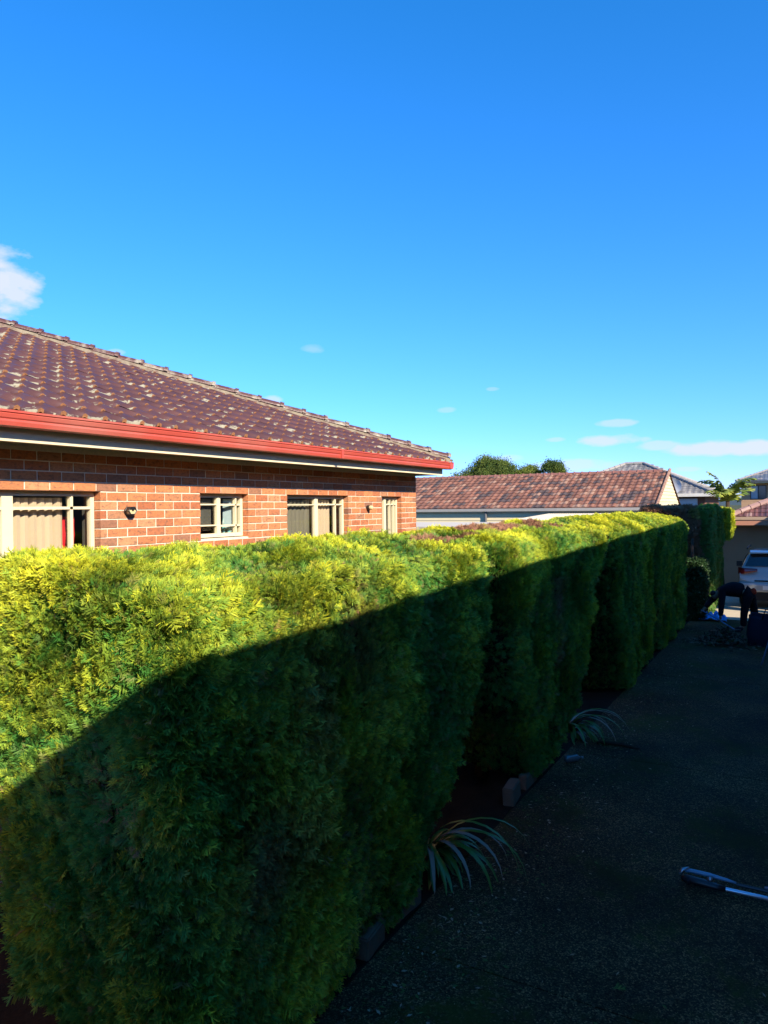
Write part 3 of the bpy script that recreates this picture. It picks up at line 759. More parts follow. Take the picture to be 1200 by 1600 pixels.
def hedge(spec, label, density, slen, coll=SPR, core=None, group='conifer segments of the long hedge', name='conifer_hedge', trunks=2, tintfn=None, top_tilt=True):
    V, fs, nr = loft_hedge(spec, spec.get('nr', 150), spec.get('nz', 34))
    if top_tilt:
        wz = np.clip(V[:, 2]/spec['top'], 0, 1.1)**5; u = np.clip((-2.62-V[:, 0])/.8, 0, 1); V[:, 2] += wz*(.075*u*u*(3-2*u) + (.07*u*np.clip((3.0-V[:, 1])/.6, 0, 1)))
    V = noisy(V, spec['seed'], spec.get('amp', 1.), spec.get('grooves', ()))
    cy = (spec['y'][0]+spec['y'][2])/2; cx = (spec['x'][0]+spec['x'][1])/2
    t = thing(name, (cx, cy, 0), label, 'hedge', group)
    # solid dark body just inside the sprays, inner shade put into its colour
    q4 = [f for f in fs if len(f) == 4]
    nrmv = np.zeros_like(V); qa = np.array(q4); nn = np.cross(V[qa[:, 2]]-V[qa[:, 0]], V[qa[:, 3]]-V[qa[:, 1]])
    for k in range(4): np.add.at(nrmv, qa[:, k], nn)
    nrmv /= np.linalg.norm(nrmv, axis=1, keepdims=True)+1e-9
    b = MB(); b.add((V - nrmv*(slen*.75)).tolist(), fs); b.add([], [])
    b.build('dark_core', M['core'], t, smooth=True, fix=False)
    def dens(c, n):
        d = np.full(len(c), float(density))
        back = ((n[:, 0] < -.5) | (n[:, 1] > .6)) & (c[:, 2] < 2.35)
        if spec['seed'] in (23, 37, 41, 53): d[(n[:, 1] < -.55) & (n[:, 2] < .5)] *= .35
        d[back] *= .3
        cl = vnoise(c, 7, 3); d *= np.clip(1+.40*cl, .5, 1.6)
        return d
    P, Nn = sample(V, fs, dens)
    n = len(P); clump = vnoise(P, 6, spec['seed']+1); fine = vnoise(P, 15, spec['seed']+2)
    upv = np.array([0, 0, 1.]); side = rng.normal(size=(n, 3))
    flow = np.stack([vnoise(P, 3., 21), vnoise(P, 3., 22), vnoise(P, 3., 23)], 1)
    ax = Nn*.55 + upv*.38*(1-np.abs(Nn[:, 2:3])*.6) + side*.30 + flow*.6
    pl = rng.normal(size=(n, 3))*.45 + Nn*.9 + upv*.2
    S = slen*rng.uniform(.65, 1.3, n)*(1+.18*clump)
    S = np.where(rng.random(n) < .22, S*1.45, S)
    S = np.where(Nn[:, 2] > .6, S*.75, S)
    P = P - Nn*(S*.5)[:, None]
    P = P + Nn*(slen*.20*clump + slen*.16*fine)[:, None]
    tz = np.clip((P[:, 2]-2.45)/.35, 0, 1)  # yellower above the shadow line: sunlight put into the tint
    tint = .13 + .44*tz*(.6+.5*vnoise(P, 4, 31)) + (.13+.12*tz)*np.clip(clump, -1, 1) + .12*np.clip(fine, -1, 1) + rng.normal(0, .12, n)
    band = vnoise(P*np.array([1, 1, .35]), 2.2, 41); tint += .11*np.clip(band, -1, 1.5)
    if spec['seed'] in (23, 37, 41, 53): tint = np.where((Nn[:, 1] < -.5) & (Nn[:, 2] < .5), tint*.3-.05, tint)  # gap-facing ends tinted darker, recess shade put into the colour
    dead = np.clip(rng.normal(-.25, .3, n) + .25*np.clip(-clump, 0, 1), 0, .8)
    if tintfn: tint, dead = tintfn(P, Nn, tint, dead)
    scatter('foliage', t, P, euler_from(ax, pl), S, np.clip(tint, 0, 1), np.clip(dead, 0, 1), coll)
    for k in range(trunks):
        yy = lerp(spec['y'][1], spec['y'][3], (k+.5)/trunks); b = MB()
        b.tube([(cx+.02*k, yy, -.1), (cx+.05, yy+.03, .5), (cx, yy, 1.3), (cx, yy, 2.2)], [.09, .07, .06, .03], 8); b.build('trunk', M['bark'], t, smooth=True)
    return t
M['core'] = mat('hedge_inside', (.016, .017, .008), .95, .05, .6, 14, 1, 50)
XB = -3.98
def top_patch(P, N_, tint, dead):
    u = vnoise(P, 5, 77)
    k = ((P[:, 0] < -3.0) & (P[:, 2] > 2.6) & (P[:, 1] > 6.6) & (P[:, 1] < 10.6)) | ((P[:, 0] < -3.4) & (P[:, 2] > 2.6) & (P[:, 1] > 5.0) & (P[:, 1] < 5.8))
    dead = np.where(k & (u > -.35), np.clip(.9+.3*u, 0, 1), dead)
    # one greener strip where old growth shows, low on the face
    g = np.exp(-((P[:, 1]-8.9)/.25)**2)*(P[:, 2] < 2.2)*(P[:, 0] > -3)
    dead = np.maximum(dead, np.clip(g*(.45+.4*u), 0, .9)*(P[:, 2] > 1.1))
    return tint, dead
def near_patch(P, N_, tint, dead):
    tint, dead = top_patch(P, N_, tint, dead)
    u = vnoise(P, 3.2, 55)
    # lit band put into the tint down the rounded corner, sparse brown hollow beside it
    c = np.exp(-((P[:, 1]-2.85)/.22)**2)*(P[:, 0] > -3.1)*(P[:, 2] < 2.1)
    tint = tint + .22*c*(u > -.2) - .12*(P[:, 0] < -2.95)*(P[:, 2] < 1.9)  # lower end face tint cut, its shade put into the colour
    g = np.exp(-((P[:, 1]-3.9)/.45)**2 - ((P[:, 2]-1.9)/.5)**2)*(P[:, 0] > -2.9)
    dead = np.maximum(dead, np.clip(g*(.7+.6*u), 0, .9))
    g = np.exp(-((P[:, 1]-3.3)/.35)**2 - ((P[:, 2]-1.25)/.4)**2)*(P[:, 0] > -2.9); dead = np.maximum(dead, np.clip(g*(.5+.8*u), 0, .8))
    return tint, dead
def sm(a, b, x): t = max(0, min(1, (x-a)/(b-a))); return t*t*(3-2*t)
specs = [
 (dict(y=(2.42, 2.55, 6.42, 5.72), x=(-2.56, XB), top=2.70, seed=11, rc=(.26, .10), sh=.09, crown=.045, nr=260, nz=60, hem=lambda x, y: .04 + .75*sm(4.75, 5.9, y) + .42*sm(-2.75, -4.0, x)*sm(3.4, 2.7, y), pow=1.3, flare=.62, lean=.05),
  'nearest conifer hedge block, sunlit yellow end face and top, overhanging at its far corner', 4000, .098, near_patch),
 (dict(y=(6.5, 7.6, 11.35, 9.9), x=(-2.56, XB), top=2.70, seed=23, rc=(.50, .13), sh=.09, crown=.08, nr=210, nz=46, hem=lambda x, y: .07 + .40*sm(8.6, 10.2, y) + .15*sm(-2.7, -3.6, x), grooves=((8.55, .16, .025),), pow=.85, flare=1.0, lean=.03),
  'second conifer hedge block, brown dead patch along its top, strap-leaf plant at its far foot', 3600, .084, top_patch),
 (dict(y=(11.3, 12.3, 15.55, 15.1), x=(-2.54, XB), top=2.70, seed=37, rc=(.5, .14), sh=.10, crown=.12, nr=150, nz=36, hem=lambda x, y: .02 + .1*sm(14, 15, y), grooves=((13.6, .2, .02),), pow=.85, flare=1.0, lean=.02),
  'third conifer hedge block, plain green face with a bright lime shoulder at its near top', 3000, .080, None),
 (dict(y=(15.45, 15.9, 18.6, 18.3), x=(-2.55, XB), top=2.70, seed=41, rc=(.45, .14), sh=.10, crown=.12, nr=120, nz=30, hem=lambda x, y: .03, pow=1.2, flare=.8, lean=.02),
  'fourth conifer hedge block, narrow in view, between the third block and the end block', 2600, .085, None),
 (dict(y=(18.5, 18.75, 20.35, 20.25), x=(-2.56, XB), top=2.72, seed=53, rc=(.35, .28), sh=.12, crown=.05, nr=90, nz=30, hem=lambda x, y: .03, pow=1.2, flare=.8, lean=.02),
  'end block of the low conifer hedge, thin column just left of the leafy bush', 2400, .095, None)]
for sp_, lab, den, sl_, tf in specs: hedge(sp_, lab, den, sl_, tintfn=tf, trunks=3 if sp_['y'][2]-sp_['y'][0] > 3 else 1)

# taller hedge behind: brown dead block then green columns
def dead_all(P, N_, tint, dead):
    top = (P[:, 2] > 2.75) & (P[:, 0] < -3.0)
    dd = np.where(vnoise(P, 4, 5)+.0*P[:, 0] > -.9, .97, .6)
    dd = np.where((P[:, 0] < -3.25) & (P[:, 2] > 2.8) & (vnoise(P, 3, 9) > -.2), .15, dd)
    return tint+.15, dd
def lime_all(P, N_, tint, dead): return tint+.30*np.clip((P[:, 2]-1.6), 0, 1), dead*.4  # yellower with height, sun on the top put into the tint
TALL = 'blocks of the tall hedge beyond the driveway bend'
hedge(dict(y=(21.85, 22.0, 23.0, 23.0), x=(-2.42, -4.0), top=3.02, seed=61, rc=(.1, .1), sh=.08, crown=.05, nr=110, nz=34, hem=lambda x, y: .02, pow=1.2, flare=.8, lean=.0, amp=.7),
      'brown dead block of tall hedge with bare twigs, facing the camera past the green hedge', 1300, .13, group=TALL, tintfn=dead_all, trunks=2, top_tilt=False)
hedge(dict(y=(21.95, 22.1, 25.6, 25.4), x=(-2.14, -2.55), top=3.04, seed=67, rc=(.15, .12), sh=.08, crown=.03, nr=110, nz=34, hem=lambda x, y: .02, pow=1.2, flare=.8, lean=.05, amp=.5),
      'tall dark green hedge column with a yellow lit tip right beside the brown block', 1900, .11, group=TALL, tintfn=lambda P, N_, t_, d_: (t_*.25 - .1 + .6*(P[:, 2] > 3.02), d_ + .12), trunks=2, top_tilt=False)  # dark sides and yellow tip paint shade and sun into the tint
hedge(dict(y=(26.3, 26.5, 28.0, 27.8), x=(-1.98, -2.7), top=2.92, seed=71, rc=(.15, .12), sh=.10, crown=.03, nr=70, nz=26, hem=lambda x, y: 1.9, pow=1.2, flare=.8, lean=.1, amp=.5),
      'rounded clipped conifer top glowing yellow in front of the garage wall', 1800, .12, group=TALL, tintfn=lime_all, trunks=1, top_tilt=False)

# leafy bush and trees -------------------------------------------------
def leaf_clump(seed, m, n=10, size=.16, aspect=.5, spread=.8):
    rs = random.Random(seed); b = MB()
    for i in range(n):
        c = Vector((rs.gauss(0, .35), rs.gauss(0, .35), rs.gauss(0, .3)))*spread
        d = Vector((rs.gauss(0, 1), rs.gauss(0, 1), rs.gauss(.2, 1))).normalized(); s = d.orthogonal().normalized(); s = (s*math.cos(i) + d.cross(s)*math.sin(i)).normalized()
        L = size*rs.uniform(.7, 1.3); w = L*aspect; nn = d.cross(s)
        b.add([c, c+d*L*.5-s*w*.5+nn*w*.15, c+d*L, c+d*L*.5+s*w*.5+nn*w*.15], [(0, 1, 2), (0, 2, 3)])
    return b.mesh('leaf_clump', [m])
M['leaf'] = foliage_mat('bush_leaf', (.022, .055, .018), (.10, .17, .05), (.1, .06, .03), .2, rough=.4)
M['treeleaf'] = foliage_mat('tree_leaf', (.045, .085, .018), (.20, .24, .04), (.1, .07, .03), .25)
LC = source_coll('bush_leaves', [leaf_clump(i, M['leaf'], 9, .55, .6, .9) for i in range(4)])
TC = source_coll('tree_leaves', [leaf_clump(10+i, M['treeleaf'], 16, .34, .5, 1.1) for i in range(4)])
b_spec = dict(y=(21.0, 21.05, 21.75, 21.7), x=(-2.16, -2.9), top=1.66, seed=81, rc=(.2, .2), sh=.12, crown=.05, nr=70, nz=26, hem=lambda x, y: .05, pow=1., flare=.5, lean=.04, amp=.7)
hedge(b_spec, 'waist high leafy green bush squeezed between the conifer hedge end and the tall brown block', 900, .10, coll=LC, group=None, name='leafy_bush', trunks=1, top_tilt=False, tintfn=lambda P, N_, t_, d_: (t_*.5, d_*.2))

def tree(x, y, z0, ztop, r, label, seed, lobes=9, n=5200):
    t = thing('gum_tree', (x, y, 0), label, 'tree', 'trees behind the long tiled roof'); rs = np.random.default_rng(seed)
    b = MB(); b.tube([(x, y, -.2), (x+.1, y, z0*.6), (x, y, z0+.4)], [.32, .25, .16], 9)
    cs = []
    for i in range(lobes):
        a = rs.random()*6.28; rr = r*.62*rs.random()**.5; h = z0 + (ztop-z0)*(.25+.6*rs.random()*(1-.5*rr/r)); cs.append((x+rr*math.cos(a), y+rr*math.sin(a), h, r*rs.uniform(.30, .48)))
    cs.append((x, y, ztop-r*.36, r*.38))
    b.build('trunk', M['bark'], t, smooth=True)
    for cxx, cyy, czz, cr in cs:
        b = MB(); b.tube([(x, y, z0*.7), ((x+cxx)/2, (y+cyy)/2, (z0+czz)/2), (cxx, cyy, czz)], [.12, .07, .03], 6); b.build('branch', M['bark'], t, smooth=True)
    k = rs.integers(0, len(cs), n); c = np.array(cs)[k]; d = rs.normal(size=(n, 3)); d /= np.linalg.norm(d, axis=1, keepdims=True)
    P = c[:, :3] + d*(c[:, 3:4]*(.45+.75*rs.random((n, 1))))*np.array([1, 1, .72])
    clump = vnoise(P, 2.2, seed); keep = clump > -.55; P = P[keep]; m = len(P)
    Rt = rs.random((m, 3))*6.28; S = rs.uniform(.5, 1., m)*.5
    tint = np.clip(.35+.25*vnoise(P, 1.5, seed+1)+rs.normal(0, .15, m), 0, 1)
    scatter('crown', t, P, Rt, S, tint, np.clip(rs.normal(-.2, .2, m), 0, .5), TC)
tree(-23.4, 60, 3.0, 7.55, 3.3, 'largest dark green tree crown above the long tiled roof, left of the other two', 101, 12, 9000)
tree(-20.2, 61, 3.0, 6.7, 2.0, 'low tree crown in the middle of the three above the long roof', 102, 7, 3500)
tree(-17.9, 60, 3.0, 7.0, 2.1, 'rounded tree crown at the right of the three above the long roof', 103, 8, 4500)

# palm
def frond(base, azi, elev, L, droop, seed):
    rs = random.Random(seed); b = MB(); pts = []; K = 14
    d0 = Vector((math.cos(azi)*math.cos(elev), math.sin(azi)*math.cos(elev), math.sin(elev))); p = Vector(base); e = elev
    for i in range(K+1):
        pts.append(p.copy()); d = Vector((math.cos(azi)*math.cos(e), math.sin(azi)*math.cos(e), math.sin(e))); p = p + d*(L/K); e -= droop/K*(1+i/K)
    b.tube(pts, [.022*(1-.8*i/K) for i in range(K+1)], 5)
    for i in range(2, K*2+1):
        q = pts[min(K, i//2)].lerp(pts[min(K, i//2+1)], (i % 2)*.5); t = (pts[min(K, i//2+1)] - pts[max(0, i//2-1)]).normalized()
        sv = t.cross(Vector((0, 0, 1))).normalized(); ll = L*.26*math.sin(math.pi*min(1, .12+.85*i/(2*K)))**.6
        for sd in (-1, 1):
            dd = (sv*sd*.9 + t*.55 + Vector((0, 0, rs.uniform(-.35, .35)))).normalized(); w = t*.05
            e1 = q + dd*ll*.6 + Vector((0, 0, -.03)); e2 = q + dd*ll + Vector((0, 0, -.12*ll-.05))
            b.add([q-w*.6, q+w*.6, e1+w, e1-w, e2], [(0, 1, 2, 3), (3, 2, 4)])
    return b
M['palm'] = mat('palm_leaf', (.10, .17, .03), .4, .4, .3, 4, col2=(.28, .30, .04), c2amt=.4, c2scale=2)
pt = thing('palm_tree', (-3.1, 40, 0), 'feathery green palm between the grey roofed house and the two storey house', 'tree')
b = MB(); b.tube([(-3.1, 40, -.1), (-3.08, 40, 1.5), (-3.1, 40, 3.3)], [.16, .11, .09], 10); b.build('trunk', M['bark'], pt, smooth=True)
for i in range(17):
    a = i*2.4; e = (1.45, 1.25, 1.0, .75)[i % 4]
    frond((-3.1, 40, 3.2), a, e, random.uniform(1.5, 2.1), random.uniform(.6, 1.3), i).build('frond', M['palm'], pt)

# ------------------------------------------------------------------ long tiled house across (behind the first)
def roof_tiling(x0, x1, y0, z0, dirx, run, pitch, tw, ga, seed, keep=lambda u, s: True, roll=.022, thick=.018):
    """slope facing -Y (rises toward +Y); returns MB with per-tile colour index via material slots"""
    b = MB(); rs = random.Random(seed); c, s_ = math.cos(pitch), math.sin(pitch); S = run/c; nr_ = int(S/ga)+1
    for r in range(nr_):
        s0 = r*ga
        if s0 > S: break
        s1 = min(S, s0+ga+.02); off = (r % 2)*0
        nx = int((x1-x0)/tw)
        for i in range(nx):
            xa = x0+i*tw+off
            if not keep(xa+tw/2, s0): continue
            mi = rs.choices((0, 1, 2, 3), (5, 4, 3, 2))[0]; j = rs.uniform(-.004, .006); vs = []
            for s, h in ((s0, -.01), (s0, thick+j), (s1, j)):
                for u, hh in ((0, 0), (.3, 0), (.5, roll*.7), (.65, roll), (.8, roll*.7), (1, 0)):
                    hz = h + (hh if h > -.009 else 0)
                    vs.append((xa+u*tw, y0 + s*c - hz*s_, z0 + s*s_ + hz*c))
            b.add(vs, [(k+i_, k+i_+1, k+i_+7, k+i_+6) for k in (0, 6) for i_ in range(5)], mi)
    return b
def tset(name, cols, rough=.75):
    return [mat(name, c, rough, .25, .25, 5, .4, 30) for c in cols]
h2 = thing('long_house', (-16, 34.5, 0), 'low cream house with a long speckled terracotta tile roof across the middle distance', 'house')
T2 = tset('mottled_tile', ((.17, .08, .055), (.23, .105, .07), (.085, .06, .055), (.28, .165, .115)))
o = roof_tiling(-27, -5.0, 30.95, 3.03, 1, 3.55, R_(24), .30, .33, 5, roll=.035, thick=.03).build('roof_tiling', T2, h2, fix=False); o['kind'] = 'stuff'
mb = MB(); mb.add([(-27, 38.1, 3.03), (-5.0, 38.1, 3.03), (-5.0, 34.5, 4.61), (-27, 34.5, 4.61)], [(0, 1, 2, 3)]); mb.build('roof_back', T2[0], h2, fix=False)
b = MB()
for i in range(60):
    x = -26.9+i*.36
    b.tube([(x, 34.5, 4.60), (x+.05, 34.5, 4.60), (x+.06, 34.5, 4.595), (x+.37, 34.5, 4.59)], [.12, .12, .105, .10], 8, cap=False)
o = b.build('ridge_capping', mat('old_ridge', (.22, .10, .08), .8, .2, .3, 4), h2); o['kind'] = 'stuff'
b = MB()
for i in range(12):                                                   # barge tiles along the gable verge
    s = i*.33; y = 30.95+s*math.cos(R_(24)); z = 3.05+s*math.sin(R_(24)); b.tube([(-5.0, y, z+.02), (-5.0, y+.32, z+.16)], [.075, .065], 7)
b.build('verge_tiles', T2[3], h2)['kind'] = 'stuff'
b = MB()
for i in range(16):                                                   # weatherboards of gable wall, real laps
    z = 2.2+i*.15; 
    zt = z+.15
    hw0 = 3.4 if z < 3.0 else 3.5*(4.55-z)/1.55; hw1 = 3.4 if zt < 3.0 else 3.5*(4.55-zt)/1.55
    if hw0 <= .02: break
    hw1 = max(.0, hw1)
    b.add([(-5.05, 34.5-hw0, z), (-5.05, 34.5+hw0, z), (-5.075, 34.5+hw1, zt), (-5.075, 34.5-hw1, zt), (-5.10, 34.5-hw0, z), (-5.10, 34.5+hw0, z)], [(0, 1, 2, 3), (0, 4, 5, 1)])
b.build('gable_boards', M['creamboard'], h2, fix=False)['kind'] = 'stuff'
mb = MB(); mb.box((-26.8, 31.06, 0), (-5.12, 37.7, 2.96)); mb.build('wall', M['creamboard'], h2)
b = MB(); b.prism([(30.80, 3.0), (30.80, 2.90), (30.93, 2.89), (30.95, 3.02), (30.93, 3.02), (30.92, 2.92), (30.81, 2.92), (30.81, 3.0)], -27, -5.0, axis='x'); b.build('gutter', mat('grey_gutter', (.28, .27, .25), .5, .4), h2)
b = MB(); b.box((-27, 30.95, 2.84), (-5.02, 30.97, 3.0)); b.box((-27, 30.97, 2.84), (-5.02, 31.01, 2.86)); b.build('fascia', M['cream'], h2)
b = MB()
for i in range(7): z = 1.7+i*.16; b.add([(-26.8, 31.02, z), (-5.1, 31.02, z), (-5.1, 31.04, z+.16), (-26.8, 31.04, z+.16), (-26.8, 31.05, z), (-5.1, 31.05, z)], [(0, 1, 2, 3), (0, 4, 5, 1)])
b.build('wall_boards', M['creamboard'], h2, fix=False)['kind'] = 'stuff'
b = MB(); b.tube([(-12.3, 30.93, 2.9), (-12.3, 30.93, 1.5)], .06, 8); b.build('downpipe', mat('pipe_grey', (.12, .12, .12), .5), h2)
# verandah with corrugated sheet
ver = thing('verandah', (-7, 27, 0), 'low verandah with a pale corrugated sheet roof in front of the long tiled house', 'verandah')
M['zinc'] = mat('white_sheet', (.58, .50, .36), .5, .4, .08, 2)
b = MB(); vs = []; nx = 300
for i in range(nx+1):
    x = -9.3+4.9*i/nx; h = .022*math.sin(i*math.pi/3)
    vs += [(x, 25.9, 2.60+h), (x, 30.6, 2.78+h)]
b.add(vs, [(2*i, 2*i+2, 2*i+3, 2*i+1) for i in range(nx)]); b.build('corrugated_roof', M['zinc'], ver, smooth=True, fix=False)
b = MB(); b.box((-9.6, 25.93, 2.42), (-4.45, 25.98, 2.57)); b.build('beam', M['cream'], ver)
for x in (-9.5, -7.0, -4.5): b = MB(); b.box((x, 25.94, 0), (x+.09, 26.03, 2.42)); b.build('post', M['cream'], ver)
sh_ = thing('garden_shed', (-10.5, 23.5, 0), 'low flat roofed cream metal shed at the foot of the brick house corner', 'shed')
b = MB()
for i in range(24): x = -12.6+i*.15; b.box((x, 22.0+(i % 2)*.012, 0), (x+.15, 24.5, 2.36))
b.build('wall', M['creamboard'], sh_)['kind'] = 'stuff'
b = MB(); b.prism([(21.8, 2.40), (21.8, 2.46), (24.7, 2.56), (24.7, 2.50)], -12.75, -8.85, axis='x'); b.build('roof', M['zinc'], sh_)
b = MB(); b.box((-12.76, 21.74, 2.34), (-8.84, 21.79, 2.47)); b.build('fascia', mat('shed_trim', (.42, .38, .30), .5), sh_)

# ------------------------------------------------------------------ grey tiled house behind
def hip_roof(x0, x1, y0, y1, z, pitch, mats, parent, tw=.33, ga=.34, seed=1, name='roof_tiling'):
    run = (y1-y0)/2; sl = math.tan(pitch); c = math.cos(pitch)
    fr = roof_tiling(x0, x1, y0, z, 1, run, pitch, tw, ga, seed, keep=lambda x, s: x0+s*c-.1 < x < x1-s*c+.1)
    o = fr.build(name, mats, parent, fix=False); o['kind'] = 'stuff'
    zr = z+run*sl; e = .006
    b = MB(); A, B, C_, D = (x0, y0, z-e), (x1, y0, z-e), (x1, y1, z-e), (x0, y1, z-e); E_, F_ = (x0+run, y0+run, zr-e), (x1-run, y0+run, zr-e)
    b.add([A, B, C_, D, E_, F_], [(0, 1, 5, 4), (1, 2, 5), (2, 3, 4, 5), (3, 0, 4)]); b.build('roof', mats[0], parent, fix=False)
    b = MB()
    for p, q in ((A, E_), (B, F_), (E_, F_), (D, E_), (C_, F_)):
        p = Vector(p)+Vector((0, 0, .06)); q = Vector(q)+Vector((0, 0, .06)); n = max(1, int((q-p).length/.4))
        for i in range(n): b.tube([p.lerp(q, i/n), p.lerp(q, (i+.96)/n)], [.11, .095], 7, cap=True)
    o = b.build('ridge_capping', mats[-1], parent); o['kind'] = 'stuff'
TG = tset('grey_tile', ((.16, .155, .15), (.20, .19, .18), (.13, .13, .135), (.27, .25, .23)))
h3 = thing('grey_roof_house', (-8, 48, 0), 'dark brick house with weathered grey hip roof showing beyond the terracotta gable', 'house')
hip_roof(-14.2, -4.1, 44.0, 53.0, 3.72, R_(24), TG, h3)
mb = MB(); mb.box((-13.7, 44.5, 0), (-4.6, 52.5, 3.55)); mb.build('wall', mat('dark_brick', (.17, .085, .06), .9, .1, .3, 6), h3)
mb = MB(); mb.box((-14.2, 43.95, 3.56), (-4.1, 43.99, 3.74)); mb.box((-4.12, 43.99, 3.56), (-4.06, 53, 3.74)); mb.box((-14.2, 44, 3.555), (-4.12, 53, 3.57)); mb.build('gutter', mat('pale_trim', (.55, .53, .48), .5), h3)
wn = MB(); wn.box((-6.0, 44.40, 2.0), (-4.98, 44.49, 3.45)); fr = wn.build('window', mat('alu_frame', (.5, .5, .5), .4), h3)
q = MB(); q.box((-5.95, 44.38, 2.05), (-5.03, 44.395, 3.40)); link_child(q, 'pane', mat('curtained_glass', (.42, .50, .55), .15, .6), fr)
dsh = thing('satellite_dish', (-6.1, 44.1, 4.2), 'pale round satellite dish on the grey tiled roof', 'satellite dish')
b = MB(); vs = [(-6.1, 43.6, 4.15)]
for r in (1, 2, 3):
    for j in range(16): a = j*math.pi/8; vs.append((-6.1+.42*r/3*math.cos(a), 43.6-.12*(r/3)**2, 4.15+.42*r/3*math.sin(a)))
b.add(vs, [(0, 1+j, 1+(j+1) % 16) for j in range(16)] + [(1+r*16+j, 1+r*16+(j+1) % 16, 17+r*16+(j+1) % 16, 17+r*16+j) for r in (0, 1) for j in range(16)])
b.build('dish', mat('dish_grey', (.5, .5, .5), .4), dsh, smooth=True)
b = MB(); b.tube([(-6.1, 43.6, 4.15), (-6.1, 43.9, 4.0), (-6.1, 44.3, 3.85)], .025, 6); b.tube([(-6.1, 43.6, 3.85), (-6.1, 43.15, 4.1)], .015, 6); b.build('arm', M['black'], dsh)

# ------------------------------------------------------------------ two storey house, far right
h4 = thing('two_storey_house', (2, 92, 0), 'two storey tan brick house with blue grey tiled hip roof and dark framed window', 'house')
TB = tset('slate_tile', ((.10, .12, .15), (.13, .15, .19), (.085, .10, .13), (.22, .20, .19)), .45)
k_ = 88/45.5
def far(x, z): return x*k_, 3.1+(z-3.1)*k_
x4, z4 = far(-3.06, 4.56)
hip_roof(x4, x4+14.2, 86.6, 98.6, z4-.35, R_(22), TB, h4, tw=.42, ga=.40)
mb = MB(); mb.box((x4-.02, 86.5, z4-.52), (x4+14.2, 86.58, z4-.33)); mb.build('gutter', mat('dark_gutter', (.05, .055, .06), .4), h4)
mb = MB(); mb.box((x4+.02, 86.6, z4-.60), (x4+14.1, 98.5, z4-.54)); mb.build('soffit', M['cream'], h4)
M['tanbrick'] = mat('tan_brick', (.36, .23, .14), .9, .1, .25, 3)
wx = far(-2.83, 0)[0]
holes4 = [(-4.62, -3.05, 3.6, 5.12)]
b = MB(); ZW = z4-.6
# wall in courses, every other one 12 mm proud so the brickwork reads
zz = 0
while zz < ZW:
    t = min(.17, ZW-zz)
    for a, c in (((wx, holes4[0][0]), (holes4[0][1], wx+13)) if holes4[0][2] < zz+.08 < holes4[0][3] else ((wx, wx+13),)):
        b.box((a, 88.0, zz+.012), (c, 88.2, zz+t))
    zz += .17
b.build('brickwork', M['tanbrick'], h4)['kind'] = 'stuff'
b = MB(); b.box((wx+.01, 88.21, 0), (wx+12.99, 98, ZW)); b.build('wall', M['tanbrick'], h4)
fr = MB(); a, c, d, e = holes4[0]
fr.box((a, 88.08, d), (a+.09, 88.14, e)); fr.box((c-.09, 88.08, d), (c, 88.14, e)); fr.box((a+.09, 88.08, e-.09), (c-.09, 88.14, e)); fr.box((a+.09, 88.08, d), (c-.09, 88.14, d+.09)); fr.box(((a+c)/2-.06, 88.075, d+.09), ((a+c)/2+.06, 88.14, e-.09))
fr = fr.build('window', M['black'], h4)
for i, (p, q_) in enumerate(((a+.09, (a+c)/2-.06), ((a+c)/2+.06, c-.09))):
    q = MB(); q.box((p, 88.10, d+.09), (q_, 88.11, e-.09)); link_child(q, 'pane', mat('sky_glass', ((.20, .28, .36), (.03, .035, .04))[i], .1, .8), fr)

# ------------------------------------------------------------------ garage
tree(7.2, 19.4, 6.9, 10.0, 2.8, 'unseen tall dense tree added for shade in the gap between the two rendered houses', 104, 22, 22000)  # unseen tree, added to shade the tall hedge columns
COL.objects['gum_tree.003']['group'] = 'unseen tree added for shade'
gar = thing('garage', (1.0, 31, 0), 'garage with red brown tiled hip roof, pink fascia and brown slatted door behind the car', 'garage')
TR_ = tset('burgundy_tile', ((.10, .045, .045), (.14, .06, .055), (.08, .04, .042), (.26, .16, .14)), .4)
hip_roof(-2.12, 5.5, 28.4, 35.8, 2.66, R_(24), TR_, gar, tw=.17, ga=.33, seed=9)
M['pink'] = mat('pink_fascia', (.42, .20, .13), .5, .35, .08, 3)
b = MB(); b.box((-2.14, 28.33, 2.56), (5.5, 28.40, 2.66)); b.build('gutter', mat('tan_gutter', (.36, .26, .18), .5, .4), gar)
b = MB(); b.box((-2.12, 28.36, 2.37), (5.5, 28.41, 2.555)); b.build('fascia', M['pink'], gar)
b = MB(); b.box((-2.1, 28.42, 2.38), (5.45, 29.0, 2.40)); b.build('soffit', mat('brown_soffit', (.06, .045, .04), .8), gar)
M['slat'] = mat('brown_slat', (.36, .22, .12), .7, .25, .12, 3)
b = MB()
for i in range(29): z = .02+i*.08; b.add([(-2.6, 28.97, z), (5.2, 28.97, z), (5.2, 28.995, z+.078), (-2.6, 28.995, z+.078), (5.2, 29.0, z), (-2.6, 29.0, z)], [(0, 1, 2, 3), (0, 5, 4, 1)])
o = b.build('door_slats', M['slat'], gar, fix=False); o['kind'] = 'stuff'
b = MB(); b.box((-2.62, 29.01, 0), (5.3, 35.3, 2.36)); b.build('wall', mat('garage_brick', (.14, .09, .07), .9), gar)
b = MB(); b.box((-2.6, 28.93, 2.28), (5.2, 29.005, 2.37)); b.build('door_header', M['slat'], gar)
# brown fence joining the garage and the tall hedge
fen = thing('timber_fence', (-4, 29.3, 0), 'dark brown paling fence behind the tall hedge', 'fence')
for i in range(26): b = MB(); x = -7.9+i*.2; b.box((x, 29.3, 0), (x+.19, 29.32, 1.8)); b.build('paling', M['bark'], fen)

